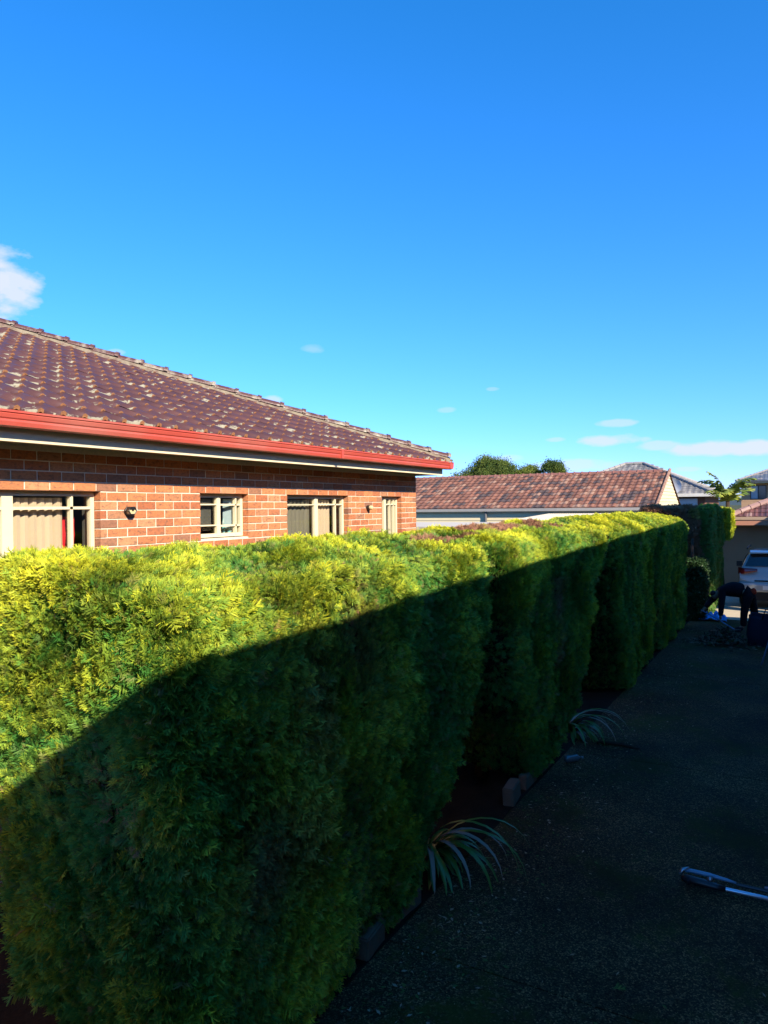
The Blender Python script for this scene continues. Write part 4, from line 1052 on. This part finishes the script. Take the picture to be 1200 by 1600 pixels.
# ------------------------------------------------------------------ car
def build_car(X, Y):
    t = thing('parked_car', (X, Y, 0), 'silver white SUV parked nose in to the garage, with wide red tail lights', 'car')
    paint = mat('silver_paint', (.44, .43, .40), .22, .6, .02, 2, coat=.6); glassm = mat('car_glass', (.010, .012, .014), .05, .8); trim = M['dark']
    st = [(0.0, .88, .50, .80, .86), (.04, .90, .36, .96, .88), (.10, .91, .30, 1.04, .89), (.20, .92, .30, 1.26, .90), (.36, .92, .30, 1.56, .90), (.52, .925, .30, 1.66, .90), (1.4, .93, .30, 1.71, .91), (2.3, .93, .28, 1.69, .91), (2.9, .92, .28, 1.52, .90), (3.35, .92, .28, 1.14, .89), (4.1, .90, .30, 1.02, .86), (4.5, .84, .34, .84, .80), (4.62, .74, .45, .70, .70)]
    rings = []
    for y, w, zb, T, bw in st:
        belt = min(1.04, T-.03)
        gh = max(0, min(1, (T-1.04)/.6)); rw = bw - .22*gh
        pts = [(0, zb), (w*.86, zb), (w*.97, zb+.10), (w, lerp(zb, belt, .45)), (bw+.01, belt-.10), (bw, belt), (lerp(bw, rw, .5), lerp(belt, T, .5)), (rw, lerp(belt, T, .88)), (rw-.08, T-.012), (rw*.5, T), (0, T+.006)]
        rings.append([(X+a, Y+y, z) for a, z in pts] + [(X-a, Y+y, z) for a, z in pts[-2:0:-1]])
    b = MB(); n = len(rings[0]); vs = [p for r in rings for p in r]
    b.add(vs, [(i*n+j, i*n+(j+1) % n, (i+1)*n+(j+1) % n, (i+1)*n+j) for i in range(len(rings)-1) for j in range(n)] + [tuple(range(n)), tuple(range((len(rings)-1)*n, len(rings)*n))])
    body = b.build('body', paint, t, smooth=True)
    md = body.modifiers.new('sub', 'SUBSURF'); md.levels = 1; md.render_levels = 2
    # rear window on the tailgate slope
    def gate(x, z, off=.012):   # point on tailgate plane
        yy = np.interp(z, [.5, .96, 1.04, 1.26, 1.56, 1.66], [0, .03, .08, .19, .35, .50]); return (X+x, Y+yy-off, z)
    b = MB(); K = 8; vs = []
    for i in range(K+1):
        z = lerp(1.24, 1.60, i/K); hw = lerp(.74, .60, i/K)
        for j in range(9): u = -1+2*j/8; vs.append(gate(u*hw, z, .02-.03*abs(u)**4))
    b.add(vs, [(i*9+j, i*9+j+1, i*9+j+10, i*9+j+9) for i in range(K) for j in range(8)]); b.build('rear_window', glassm, t, smooth=True, fix=False)
    b = MB(); b.add([(X-.60, Y+.22, 1.655), (X+.60, Y+.22, 1.655), (X+.62, Y+.52, 1.70), (X-.62, Y+.52, 1.70), (X-.60, Y+.22, 1.625), (X+.60, Y+.22, 1.625), (X+.62, Y+.50, 1.66), (X-.62, Y+.50, 1.66)], [(0, 1, 2, 3), (4, 5, 6, 7), (0, 1, 5, 4), (1, 2, 6, 5), (3, 0, 4, 7)]); b.build('spoiler', paint, t)
    for s in (-1, 1):
        b = MB(); vs = []
        for i in range(9):
            u = i/8; x = s*lerp(.93, .40, u); top_ = 1.20-.02*u; bot = lerp(1.0, 1.10, u**1.5); yy = lerp(.16, .02, min(1, u*3))
            g0 = np.interp(1.1, [.96, 1.04, 1.26], [.03, .08, .19])
            for z, o_ in ((bot, 0), ((top_+bot)/2, -.035), (top_, .03)): vs.append((X+x, Y+g0*.4+lerp(.16, -.035, min(1, u*4))+o_, z))
        b.add(vs, [(i*3+j, i*3+j+1, i*3+j+4, i*3+j+3) for i in range(8) for j in range(2)]); b.build('tail_light', mat('tail_lens', (.20, .012, .012), .15, .7, .1, 30), t, smooth=True, fix=False)
        b = MB(); b.tube([(X+s*.70, Y+.6, 1.74), (X+s*.70, Y+.8, 1.77), (X+s*.70, Y+2.2, 1.77), (X+s*.70, Y+2.4, 1.73)], .022, 8); b.build('roof_rail', M['black'], t, smooth=True)
        b = MB(); b.tube([(X+s*.90, Y+2.75, 1.08), (X+s*.98, Y+2.74, 1.12)], .03, 8); b.box((X+min(s*.97, s*1.14), Y+2.66, 1.05), (X+max(s*.97, s*1.14), Y+2.78, 1.22)); b.build('wing_mirror', M['black'], t)
        b = MB(); vs = []
        for y, z0_, z1_ in ((.62, 1.10, 1.50), (1.5, 1.09, 1.60), (2.35, 1.08, 1.57), (3.0, 1.06, 1.24)):
            for z in (z0_, z1_): vs.append((X+s*(.925-.24*(z-1.04)/.6+.01), Y+y, z))
        b.add(vs, [(2*i, 2*i+2, 2*i+3, 2*i+1) for i in range(3)]); b.build('side_window', glassm, t, fix=False)
        for y in (.85, 3.6):
            wroot = MB(); xa, xb_ = X+s*.72, X+s*.93; wroot.tube([(xa, Y+y, .34), (xa+s*.03, Y+y, .34), (xb_-s*.03, Y+y, .34), (xb_, Y+y, .34)], [.29, .34, .34, .30], 28); w = wroot.build('wheel', trim, t, smooth=False)
            q = MB(); q.tube([(xb_+s*.002, Y+y, .34), (xb_+s*.01, Y+y, .34)], [.22, .20], 20); link_child(q, 'rim', mat('alloy', (.4, .4, .42), .3, .5, metal=.8), w)
        b = MB(); b.tube([(X+s*.66, Y-.012, .42), (X+s*.52, Y-.03, .42)], [.035, .035], 10); b.build('fog_reflector', mat('reflector', (.5, .4, .25), .2, .6), t)
    b = MB(); b.box((X-.88, Y-.05, .40), (X+.88, Y+.06, .47)); b.box((X-.80, Y-.02, .24), (X+.80, Y+.2, .40)); b.build('bumper_trim', trim, t)
    b = MB(); b.prism([(Y-.085, .50), (Y-.10, .55), (Y-.10, .70), (Y-.07, .76), (Y+.1, .78), (Y+.1, .48)], X-.90, X+.90, axis='x'); o = b.build('bumper', paint, t); mm = o.modifiers.new('bev', 'BEVEL'); mm.width = .02; mm.segments = 2
    b = MB(); b.box((X-.48, Y-.012, .80), (X+.48, Y+.05, .84)); b.build('tailgate_strip', mat('chrome', (.6, .6, .6), .1, .8, metal=1.), t)
    b = MB(); b.box((X-.26, Y-.11, .57), (X+.26, Y-.1005, .69)); b.build('number_plate', mat('plate_white', (.75, .75, .72), .5), t)
build_car(-.70, 24.35)

# ------------------------------------------------------------------ off to the right: the houses that shade the drive
M['wallr'] = mat('rendered_wall', (.30, .22, .16), .85, .2, .1, 3)
ha = thing('neighbour_house', (5, 8, 0), 'tall rendered house along the right edge of the driveway, out of view', 'house')
kx = lambda y: -.030*(y-3)
mb = MB(); pts = []
def yskew(x, y): return x + kx(y)
Z1 = 4.78
mb.add([(yskew(1.72, -9), -9, 0), (yskew(1.72, 17.8), 17.8, 0), (9.5, 17.8, 0), (9.5, -9, 0), (yskew(1.72, -9), -9, Z1-.05), (yskew(1.72, 17.8), 17.8, Z1-.05), (9.5, 17.8, Z1-.05), (9.5, -9, Z1-.05)],
       [(0, 1, 5, 4), (1, 2, 6, 5), (2, 3, 7, 6), (3, 0, 4, 7)]); mb.build('wall', M['wallr'], ha)
mb = MB(); A, B, C_, D = (yskew(1.1, -9.5), -9.5, Z1), (yskew(1.1, 18.3), 18.3, Z1), (10.1, 18.3, Z1), (10.1, -9.5, Z1)
E_, F_ = (5.6, -5, Z1+1.5), (5.4, 13.8, Z1+1.5)
mb.add([A, B, C_, D, E_, F_], [(0, 1, 5, 4), (1, 2, 5), (2, 3, 4, 5), (3, 0, 4)]); mb.add([(p[0], p[1], p[2]-.16) for p in (A, B, C_, D)] + [A, B, C_, D], [(0, 3, 2, 1), (0, 1, 5, 4), (1, 2, 6, 5), (2, 3, 7, 6), (3, 0, 4, 7)])
mb.build('roof', M['tileflat'], ha)
for y in (0.5, 6, 11.5):
    b = MB(); x = yskew(1.72, y); b.box((x-.03, y, 2.6), (x+.02, y+1.4, 4.0)); w = b.build('window', M['cream'], ha)
    q = MB(); q.box((x-.036, y+.08, 2.68), (x-.031, y+1.32, 3.92)); link_child(q, 'pane', mat('house_glass', (.03, .035, .04), .08, .8), w)
hb = thing('neighbour_house', (6, 27, 0), 'unseen second rendered house on the right, added to shade the garage and car', 'house')  # unseen house, added to cast shade over the garage and car
mb = MB(); mb.box((3.3, 21.9, 0), (11, 27.6, 5.3)); mb.build('wall', M['wallr'], hb)
mb = MB(); A, B, C_, D = (3.0, 21.7, 5.2), (3.0, 27.9, 5.2), (11.3, 27.9, 5.2), (11.3, 21.7, 5.2); E_, F_ = (6.1, 24.8, 6.4), (8.2, 24.8, 6.4)
mb.add([A, B, C_, D, E_, F_], [(0, 1, 4), (1, 2, 5, 4), (2, 3, 5), (3, 0, 4, 5)]); mb.build('roof', M['tileflat'], hb)

# ------------------------------------------------------------------ garden edging blocks
M['blk'] = M['block']
def block(x, y, rz, L, H, D, label, tilt=0):
    b = MB(); b.box((-D/2, -L/2, 0), (D/2, L/2, H)); me = b.mesh('block', [M['block']])
    bm = bmesh.new(); bm.from_mesh(me); bmesh.ops.bevel(bm, geom=bm.edges[:], offset=.012, segments=2, affect='EDGES'); bm.to_mesh(me); bm.free()
    o = link('edging_block', me); o.location = (x, y, -.02); o.rotation_euler = (0, tilt, rz); tag(o, label, 'concrete block', 'blocks edging the hedge bed')
block(-2.67, 4.42, .1, .30, 0.16, .12, 'grey concrete block under the front bottom edge of the nearest hedge block', .04)
block(-2.67, 4.95, -.05, .38, 0.13, .10, 'grey edging block in the dark just behind the front one, beside the nearest plant leaves')
block(-2.67, 7.38, .12, .34, 0.19, .12, 'pale concrete block standing at the near foot of the second hedge block', -.03)
block(-2.67, 7.90, .0, .36, 0.16, .10, 'second of the three edging blocks in a row below the second hedge block')
block(-2.67, 8.42, -.04, .36, 0.16, .10, 'farthest edging block in the row below the second hedge block, nearest the plastic bottle')

# strap leaf plants
M['strap'] = mat('strap_leaf', (.085, .19, .03), .35, .45, .2, 6)
M['strapdry'] = mat('strap_leaf_dry', (.30, .26, .19), .7, .2, .2, 8)
def strap_leaf(base, azi, L, elev, droop, w, dry=False, K=11):
    b = MB(); p = Vector(base); e = elev; vs = []; h = Vector((math.cos(azi), math.sin(azi), 0)); sd = Vector((-math.sin(azi), math.cos(azi), 0))
    for i in range(K+1):
        t = i/K; ww = w*1.3*(.35+.65*min(1, t*3))*(1-t**3.2)+.0006
        up_ = Vector((-h.x*math.sin(e), -h.y*math.sin(e), math.cos(e)))
        vs += [p - sd*ww + up_*ww*.35, p, p + sd*ww + up_*ww*.35]
        d = h*math.cos(e) + Vector((0, 0, 1))*math.sin(e); p = p + d*(L/K); e -= droop/K*(1.0 if t < .6 else 1.25)
        if p.z < .012: p.z = .012; e = max(e, 0)
        e = max(e, -1.45)
    b.add(vs, [(3*i+j, 3*i+j+1, 3*i+j+4, 3*i+j+3) for i in range(K) for j in (0, 1)])
    return b
def strap_plant(x, y, leaves, label, seed, fillers=10):
    t = thing('strap_leaf_plant', (x, y, 0), label, 'plant', 'strap leafed plants at the hedge foot'); rs = random.Random(seed)
    for (az, L, el, dr, w, dry) in leaves + [(rs.uniform(-1.3, 1.3), rs.uniform(.4, .8), rs.uniform(.6, 1.4), rs.uniform(1.8, 2.8), .02, rs.random() < .12) for _ in range(fillers)]:
        o = strap_leaf((x+rs.uniform(-.04, .04), y+rs.uniform(-.05, .05), .03), az, L*.86, el, dr, w, dry).build('leaf', M['strapdry'] if dry else M['strap'], t, smooth=True, fix=False)
        if dry: o['label'] = 'dried pale leaf'
strap_plant(-2.84, 5.72, [(.15, 1.35, 1.15, 2.5, .020, False), (-.1, 1.2, 1.25, 2.6, .022, True), (-.35, 1.15, 1.1, 2.6, .022, False), (-.05, 1.0, 1.0, 2.4, .024, False), (-.5, 1.0, 1.2, 2.7, .020, True), (.4, 1.3, 1.25, 2.3, .014, False),
    (-.8, .95, 1.1, 2.6, .018, False), (-1.0, .9, 1.2, 2.8, .018, True), (-.65, .8, .9, 2.2, .022, False), (.0, 1.45, 1.35, 2.7, .016, False), (-1.4, .9, 1.2, 2.6, .018, False), (.25, 1.1, 1.3, 2.6, .018, True)],
    'strap-leafed plant with long arching leaves spilling from behind the nearest hedge block', 3, 30)
strap_plant(-2.74, 9.85, [(.0, 1.15, 1.1, 2.3, .018, False), (.3, 1.25, 1.2, 2.4, .016, False), (-.3, 1.1, 1.1, 2.4, .018, True), (-.6, 1.0, 1.1, 2.4, .018, False), (.6, 1.0, 1.2, 2.2, .014, True), (-.9, .9, 1.0, 2.3, .018, False), (.1, .9, 1.3, 2.6, .016, True), (-.1, 1.25, 1.2, 2.1, .012, True)],
    'strap-leafed plant fanning out at the far foot of the second hedge block', 4, 24)

# plastic bottle by the far plant
bt = thing('plastic_bottle', (-2.42, 8.75, 0), 'clear crushed plastic bottle lying beside the edging blocks', 'bottle')
b = MB(); b.tube([(-2.48, 8.70, .06), (-2.46, 8.715, .06), (-2.42, 8.75, .055), (-2.36, 8.80, .06), (-2.335, 8.82, .06), (-2.315, 8.835, .06)], [.03, .048, .042, .046, .02, .014], 14); b.build('body', mat('clear_plastic', (.10, .12, .12), .06, .9, .1), bt, smooth=True)
b = MB(); b.tube([(-2.314, 8.836, .06), (-2.295, 8.85, .06)], .017, 10); b.build('cap', mat('cap_white', (.25, .25, .25), .4), bt)
# branch on the drive
b = MB(); b.tube([(-2.32, 9.62, .02), (-2.1, 9.68, .025), (-1.9, 9.66, .02), (-1.78, 9.64, .012)], [.018, .022, .017, .006], 7); b.tube([(-2.08, 9.68, .025), (-2.0, 9.75, .03)], [.01, .003], 6)
tag(b.build('stick', M['bark'], smooth=True), 'short dark stick lying on the driveway beyond the second hedge block', 'stick')

# fallen leaves and debris: uncountable litter
b = MB(); rs = random.Random(5)
for i in range(5200):
    y = rs.uniform(2.5, 20); x = -2.48 + abs(rs.gauss(0, .42)) if rs.random() < .8 else rs.uniform(-2.4, 1)
    if x > 1.2: continue
    a = rs.random()*6.28; L = rs.uniform(.007, .026); w = L*rs.uniform(.2, .6); c, s = math.cos(a), math.sin(a); z = .006
    b.add([(x-L*c, y-L*s, z), (x+w*s, y-w*c, z+.004), (x+L*c, y+L*s, z+rs.uniform(0, .008)), (x-w*s, y+w*c, z+.002)], [(0, 1, 2), (0, 2, 3)], rs.choice((0, 0, 0, 1, 2)))
tag(b.build('leaf_litter', [mat('litter_brown', (.10, .06, .03), .9), mat('litter_green', (.09, .14, .03), .8), mat('litter_pale', (.35, .28, .18), .9)], fix=False), 'scattered clippings and dead leaves along the hedge foot', 'leaf litter', kind='stuff')
b = spray_mesh(91, M['strap']); 
M['clip'] = mat('fresh_clipping', (.12, .20, .03), .7)
me = spray_mesh(92, M['clip']); o = link('hedge_clipping', me); c_ = proj; o.location = (-1.06, 4.75, .02); o.rotation_euler = (.15, 0, -1.2); o.scale = (.09, .09, .09); tag(o, 'small fresh green hedge clipping lying alone on the dark driveway', 'clipping')

# ------------------------------------------------------------------ telescopic pole tool
pv = Vector((1, .03, 0)).normalized(); 
tl_ = thing('pole_trimmer', (-.5, 6.35, 0), 'long reach pole tool lying on the driveway with silver shaft and black head', 'garden tool')
H0 = Vector((-.86, 6.40, .05))
def al(s, dy, z): return tuple(H0 + pv*s + Vector((0, dy, z-.05)))
b = MB(); b.tube([al(.30, -.06, .05), al(.34, -.06, .05), al(2.0, -.06, .035)], [.017, .016, .016], 12); b.build('shaft', mat('anodised_silver', (.62, .66, .74), .25, .6, .03, 3, metal=.7), tl_, smooth=True)
b = MB(); b.tube([al(0, -.02, .05), al(.03, -.03, .055), al(.16, -.05, .055), al(.26, -.06, .052), al(.33, -.06, .05)], [.018, .034, .033, .026, .021], 12); b.build('head_housing', M['black'], tl_, smooth=True)
b = MB()
for k in range(5): b.tube([al(.05+.05*k, -.04, .05), al(.065+.05*k, -.04, .05)], [.0365-.002*k, .0365-.002*k], 12)
b.build('grip_ring', M['dark'], tl_)
b = MB(); b.box((0, 0, 0), (.001, .001, .001))
b = MB(); b.tube([al(.02, .045, .08), al(.06, .05, .09), al(.2, .05, .085), al(.34, .045, .075), al(.40, .04, .07)], [.008, .018, .018, .013, .009], 10); b.build('lock_lever', mat('lever_sky_tint', (.16, .30, .42), .2, .6), tl_, smooth=True)  # lever colour carries the blue sky reflection of the black head
b = MB(); b.tube([al(-.02, .03, .05), al(.0, .05, .085), al(.05, .06, .10)], [.014, .02, .014], 8); b.tube([al(.20, -.02, .085), al(.23, -.03, .09)], .02, 8); b.build('bolt', mat('bolt_steel', (.4, .42, .45), .3, .6, metal=.8), tl_, smooth=True)
b = MB(); b.tube([al(.40, .04, .06), al(.9, .035, .05), al(2.0, .03, .045)], .014, 8)
for k in range(9): b.box(al(.80+.05*k, .01, .03), al(.83+.05*k, .07, .06))
b.build('cutter_bar', M['black'], tl_)
b = MB(); b.tube([al(.60, .05, .075), al(.74, .05, .08), al(.80, .045, .07)], [.012, .022, .012], 8); b.tube([al(.86, .05, .07), al(.9, .05, .08)], .015, 8); b.build('clamp', mat('clamp_sky_tint', (.14, .22, .28), .25, .6), tl_, smooth=True)  # clamp colour has the sky's blue reflection painted in

# ------------------------------------------------------------------ person bending
def skin(name, pts, edges, parent, m, roots=(0,), sub=2):
    me = bpy.data.meshes.new(name); me.from_pydata([p[:3] for p in pts], edges, []); me.materials.append(m)
    o = link(name, me, parent); o.modifiers.new('skin', 'SKIN')
    for i, v in enumerate(me.skin_vertices[0].data):
        r = pts[i][3]; v.radius = (r, r) if not hasattr(r, '__len__') else r; v.use_root = i in roots
    s = o.modifiers.new('sub', 'SUBSURF'); s.levels = sub; s.render_levels = sub; 
    o.modifiers['skin'].use_smooth_shade = True
    return o
PX, PY = -1.10, 20.15
pe = thing('person', (PX, PY, 0), 'person in dark jacket and trousers bending over toward the hedge, red waistband showing', 'person')
skinm = mat('skin', (.30, .17, .11), .6, .3, .05); jac = mat('navy_jacket', (.008, .009, .013), .85, .15, .3, 9, .5, 20); tro = mat('dark_trousers', (.008, .009, .012), .9, .1, .3, 9, .5, 20)
hip = (PX-.04, PY, .92); chest = (PX-.42, PY+.02, 1.02); shl = (PX-.58, PY, .96); nk = (PX-.66, PY, .90); hd = (PX-.79, PY-.02, .80)
h1 = (PX-1.05, PY-.12, .42); h2_ = (PX-.62, PY-.30, .22)
P_ = [(*hip, .10), (PX-.22, PY, .98, .11), (*chest, .12), (*shl, .09), (*nk, .06), (PX-.73, PY-.01, .855, .075), (*hd, .095), (PX-.84, PY-.02, .745, .07),
      (PX-.58, PY-.18, .93, .07), (PX-.60, PY-.25, .62, .052), (h2_[0], h2_[1], .32, .035), (h2_[0], h2_[1], .25, .035),
      (PX-.66, PY+.18, .90, .07), (PX-.86, PY+.10, .66, .052), (PX-1.0, PY-.08, .48, .035), (h1[0], h1[1], h1[2], .035),
      (PX-.02, PY-.13, .84, .07), (PX-.10, PY-.20, .46, .065), (PX-.12, PY-.22, .10, .045), (PX-.24, PY-.24, .04, .04),
      (PX+.02, PY+.13, .84, .07), (PX+.08, PY+.22, .46, .065), (PX+.14, PY+.30, .10, .045), (PX+.02, PY+.30, .04, .04)]
Ed = [(0, 1), (1, 2), (2, 3), (3, 4), (4, 5), (5, 6), (6, 7), (3, 8), (8, 9), (9, 10), (10, 11), (3, 12), (12, 13), (13, 14), (14, 15), (0, 16), (16, 17), (17, 18), (18, 19), (0, 20), (20, 21), (21, 22), (22, 23)]
roots = [0]
def fingers(c, d, s):
    d = Vector(d).normalized(); s = Vector(s).normalized(); nrm = d.cross(s)
    for k, (o_, L) in enumerate(((-.030, .065), (-.010, .075), (.010, .07), (.028, .055))):
        i = len(P_); roots.append(i); c0 = Vector(c) + s*o_
        P_.append((*c0, .009)); P_.append((*(c0 + d*L*.6 + nrm*.012), .009)); P_.append((*(c0 + d*L*.8 + nrm*.04), .008)); Ed.append((i, i+1)); Ed.append((i+1, i+2))
    i = len(P_); roots.append(i); c0 = Vector(c) - d*.03 - s*.03; P_.append((*c0, .011)); P_.append((*(c0 - s*.035 + d*.03), .010)); P_.append((*(c0 - s*.035 + d*.055 + nrm*.02), .009)); Ed.append((i, i+1)); Ed.append((i+1, i+2))
fingers((h1[0]-.02, h1[1]-.01, h1[2]-.02), (-.8, -.3, -.6), (0, 1, -.3)); fingers((h2_[0]-.01, h2_[1], .235), (-.3, 0, -1), (0, 1, 0))
skin('body', P_, Ed, pe, skinm, roots)
skin('jacket', [(PX-.08, PY, .95, .20), (PX-.26, PY, .98, .205), (*chest[:2], .99, .21), (shl[0], shl[1], .97, .15), (PX-.64, PY, .91, .09),
    (PX-.58, PY-.19, .93, .095), (PX-.60, PY-.26, .62, .08), (h2_[0], h2_[1], .33, .062), (PX-.66, PY+.19, .90, .095), (PX-.87, PY+.10, .66, .08), (PX-1.0, PY-.08, .49, .06)],
    [(0, 1), (1, 2), (2, 3), (3, 4), (3, 5), (5, 6), (6, 7), (3, 8), (8, 9), (9, 10)], pe, jac)
skin('trousers', [(PX+.0, PY, .90, .20), (PX-.10, PY, .94, .19), (PX-.02, PY-.13, .82, .125), (PX-.10, PY-.20, .46, .095), (PX-.12, PY-.22, .09, .075), (PX+.03, PY+.13, .82, .125), (PX+.10, PY+.22, .46, .095), (PX+.15, PY+.30, .09, .075)],
    [(0, 1), (0, 2), (2, 3), (3, 4), (0, 5), (5, 6), (6, 7)], pe, tro)
for (x, y) in ((PX-.16, PY-.23), (PX+.10, PY+.30)):
    skin('shoe', [(x+.05, y, .055, .055), (x-.06, y, .05, .05), (x-.15, y-.01, .035, .035)], [(0, 1), (1, 2)], pe, M['dark'])
skin('shirt', [(PX+.045, PY+.02, 1.01, .085), (PX+.09, PY+.0, .96, .095), (PX+.10, PY-.02, .86, .08)], [(0, 1), (1, 2)], pe, mat('red_shirt', (.42, .045, .02), .8, .1))
skin('hair', [(PX-.74, PY-.02, .90, .07), (PX-.82, PY-.03, .86, .085), (PX-.87, PY-.03, .80, .06)], [(0, 1), (1, 2)], pe, M['dark'])
skin('ear', [(PX-.79, PY-.12, .80, .018), (PX-.785, PY-.125, .83, .014)], [(0, 1)], pe, skinm, sub=1)

# blue broom / pole held
b = MB(); b.tube([(PX-1.08, PY-.14, .44), (h2_[0]-.02, h2_[1]+.0, .23), (PX-.30, PY-.42, .045)], .014, 8)
bp_ = thing('picker_pole', (PX-.6, PY-.3, 0), 'thin blue pole held low by the bending person', 'pole')
b.build('handle', mat('blue_pole', (.10, .26, .50), .3, .5), bp_, smooth=True)
b = MB(); b.box((PX-.36, PY-.50, .0), (PX-.16, PY-.36, .05)); b.build('head', M['dark'], bp_)

# blue sheet
q = sheet(-.42, .42, -.3, .3, 26, 20, 0, .0, 1)
def crump(x, y): return .10+.16*abs(noise.noise(Vector((x*4.2, y*4.2, 1))))*1.6 + .10*noise.noise(Vector((x*9, y*9, 4)))
vs = [(-2.02+x*.8+.06*noise.noise(Vector((y*6, x*6, 2))), 21.35+y*.8, max(.008, crump(x, y)*(1.25-(x*x*3+y*y*6)))) for x, y, z in q.v]
q.v = vs; n0 = len(vs); f0 = list(q.f); q.add([(a, b_, max(.002, c-.004)) for a, b_, c in vs], [tuple(reversed(f)) for f in f0])
tag(q.build('tarpaulin', mat('bright_blue_sheet', (.05, .38, .85), .35, .5, .1), None, smooth=False, fix=False), 'crumpled bright blue plastic sheet on the ground at the bending person\'s hand', 'tarpaulin')

# pile of hedge cuttings: nobody could count the twigs
b = MB(); rs = random.Random(12)
for i in range(900):
    r = abs(rs.gauss(0, .28)); a = rs.random()*6.28; x = -1.50+r*math.cos(a)*1.25; y = 17.9+r*math.sin(a); z = max(.01, .34*math.exp(-(r/.32)**2)*rs.random()+.015)
    d = Vector((rs.gauss(0, 1), rs.gauss(0, 1), rs.gauss(0, .4))).normalized()*rs.uniform(.05, .22)
    if z+d.z < .01: d.z = -d.z
    b.tube([(x, y, z), (x+d.x, y+d.y, max(.008, z+d.z))], [.006, .002], 3, rs.choice((0, 0, 1, 2)), cap=False)
for i in range(500):
    r = abs(rs.gauss(0, .3)); a = rs.random()*6.28; x = -1.50+r*math.cos(a)*1.2; y = 17.9+r*math.sin(a); z = .32*math.exp(-(r/.33)**2)*rs.uniform(.5, 1)+.015
    p = Vector((x, y, z)); d = Vector((rs.gauss(0, 1), rs.gauss(0, 1), rs.gauss(0, .5))).normalized()*.05; s = d.orthogonal()*.5
    b.add([p, p+d-s, p+d*2, p+d+s], [(0, 1, 2), (0, 2, 3)], rs.choice((0, 1, 3)))
tag(b.build('cuttings_pile', [M['bark'], mat('cut_twig', (.16, .11, .07), .9), mat('cut_pale', (.32, .27, .2), .9), mat('cut_green', (.03, .06, .015), .8)], fix=False), 'pile of dark hedge cuttings and twigs on the driveway in front of the bending person', 'hedge cuttings', kind='stuff')
for i, (x0_, y0_, x1_, y1_) in enumerate(((-1.62, 17.45, -1.05, 17.30), (-1.35, 17.75, -.92, 17.2))):
    b = MB(); b.tube([(x0_, y0_, .05), ((x0_+x1_)/2, (y0_+y1_)/2+.03, .06), (x1_, y1_, .02)], [.02, .018, .008], 6)
    tag(b.build('cut_branch', M['bark'], smooth=True), ('pale cut branch poking from the front of the cuttings pile to the left', 'cut branch sticking out of the cuttings pile toward the garden bag')[i], 'branch')
# moss mound by the joint
b = MB()
# garden bag
bg_ = thing('garden_bag', (-.55, 18.1, 0), 'large dark navy garden waste bag standing open beside the cuttings pile', 'garden bag')
V = []; n = 40; b = MB()
for lvl, (z, s_) in enumerate(((0, .93), (.04, 1.0), (.2, 1.03), (.4, 1.0), (.58, .98), (.66, .97), (.64, .94), (.45, .93), (.12, .92))):
    for j in range(n):
        a = 2*math.pi*j/n; c, s = math.cos(a), math.sin(a); k = 1/max(abs(c), abs(s)); k = lerp(1, k, .78)
        w = .025*noise.noise(Vector((c*3, s*3, z*4)))*2
        V.append((-.55+.46*c*k*s_+w, 18.15+.36*s*k*s_+w, z + (.03*noise.noise(Vector((c*2, s*2, 7))) if z > .5 else 0)))
b.add(V, [(i*n+j, i*n+(j+1) % n, (i+1)*n+(j+1) % n, (i+1)*n+j) for i in range(8) for j in range(n)] + [tuple(range(n)), tuple(range(8*n, 9*n))])
b.build('bag', mat('navy_woven', (.010, .016, .034), .7, .2, .2, 20), bg_, smooth=True, fix=False)
for s in (-1, 1): b = MB(); y = 18.15+s*.36; b.tube([(-.72, y, .60), (-.68, y+s*.06, .72), (-.42, y+s*.06, .72), (-.38, y, .60)], .014, 6); b.build('handle', M['dark'], bg_, smooth=True)
# leaning pole at the right edge
b = MB(); b.tube([(-.66, 15.78, .0), (-.50, 16.1, .55), (-.05, 17.0, 1.9)], .017, 8)
tag(b.build('leaning_pole', mat('dull_blue_pole', (.10, .14, .22), .4, .5), smooth=True), 'thin bluish pole leaning up out of the right edge of view near the bag', 'pole')
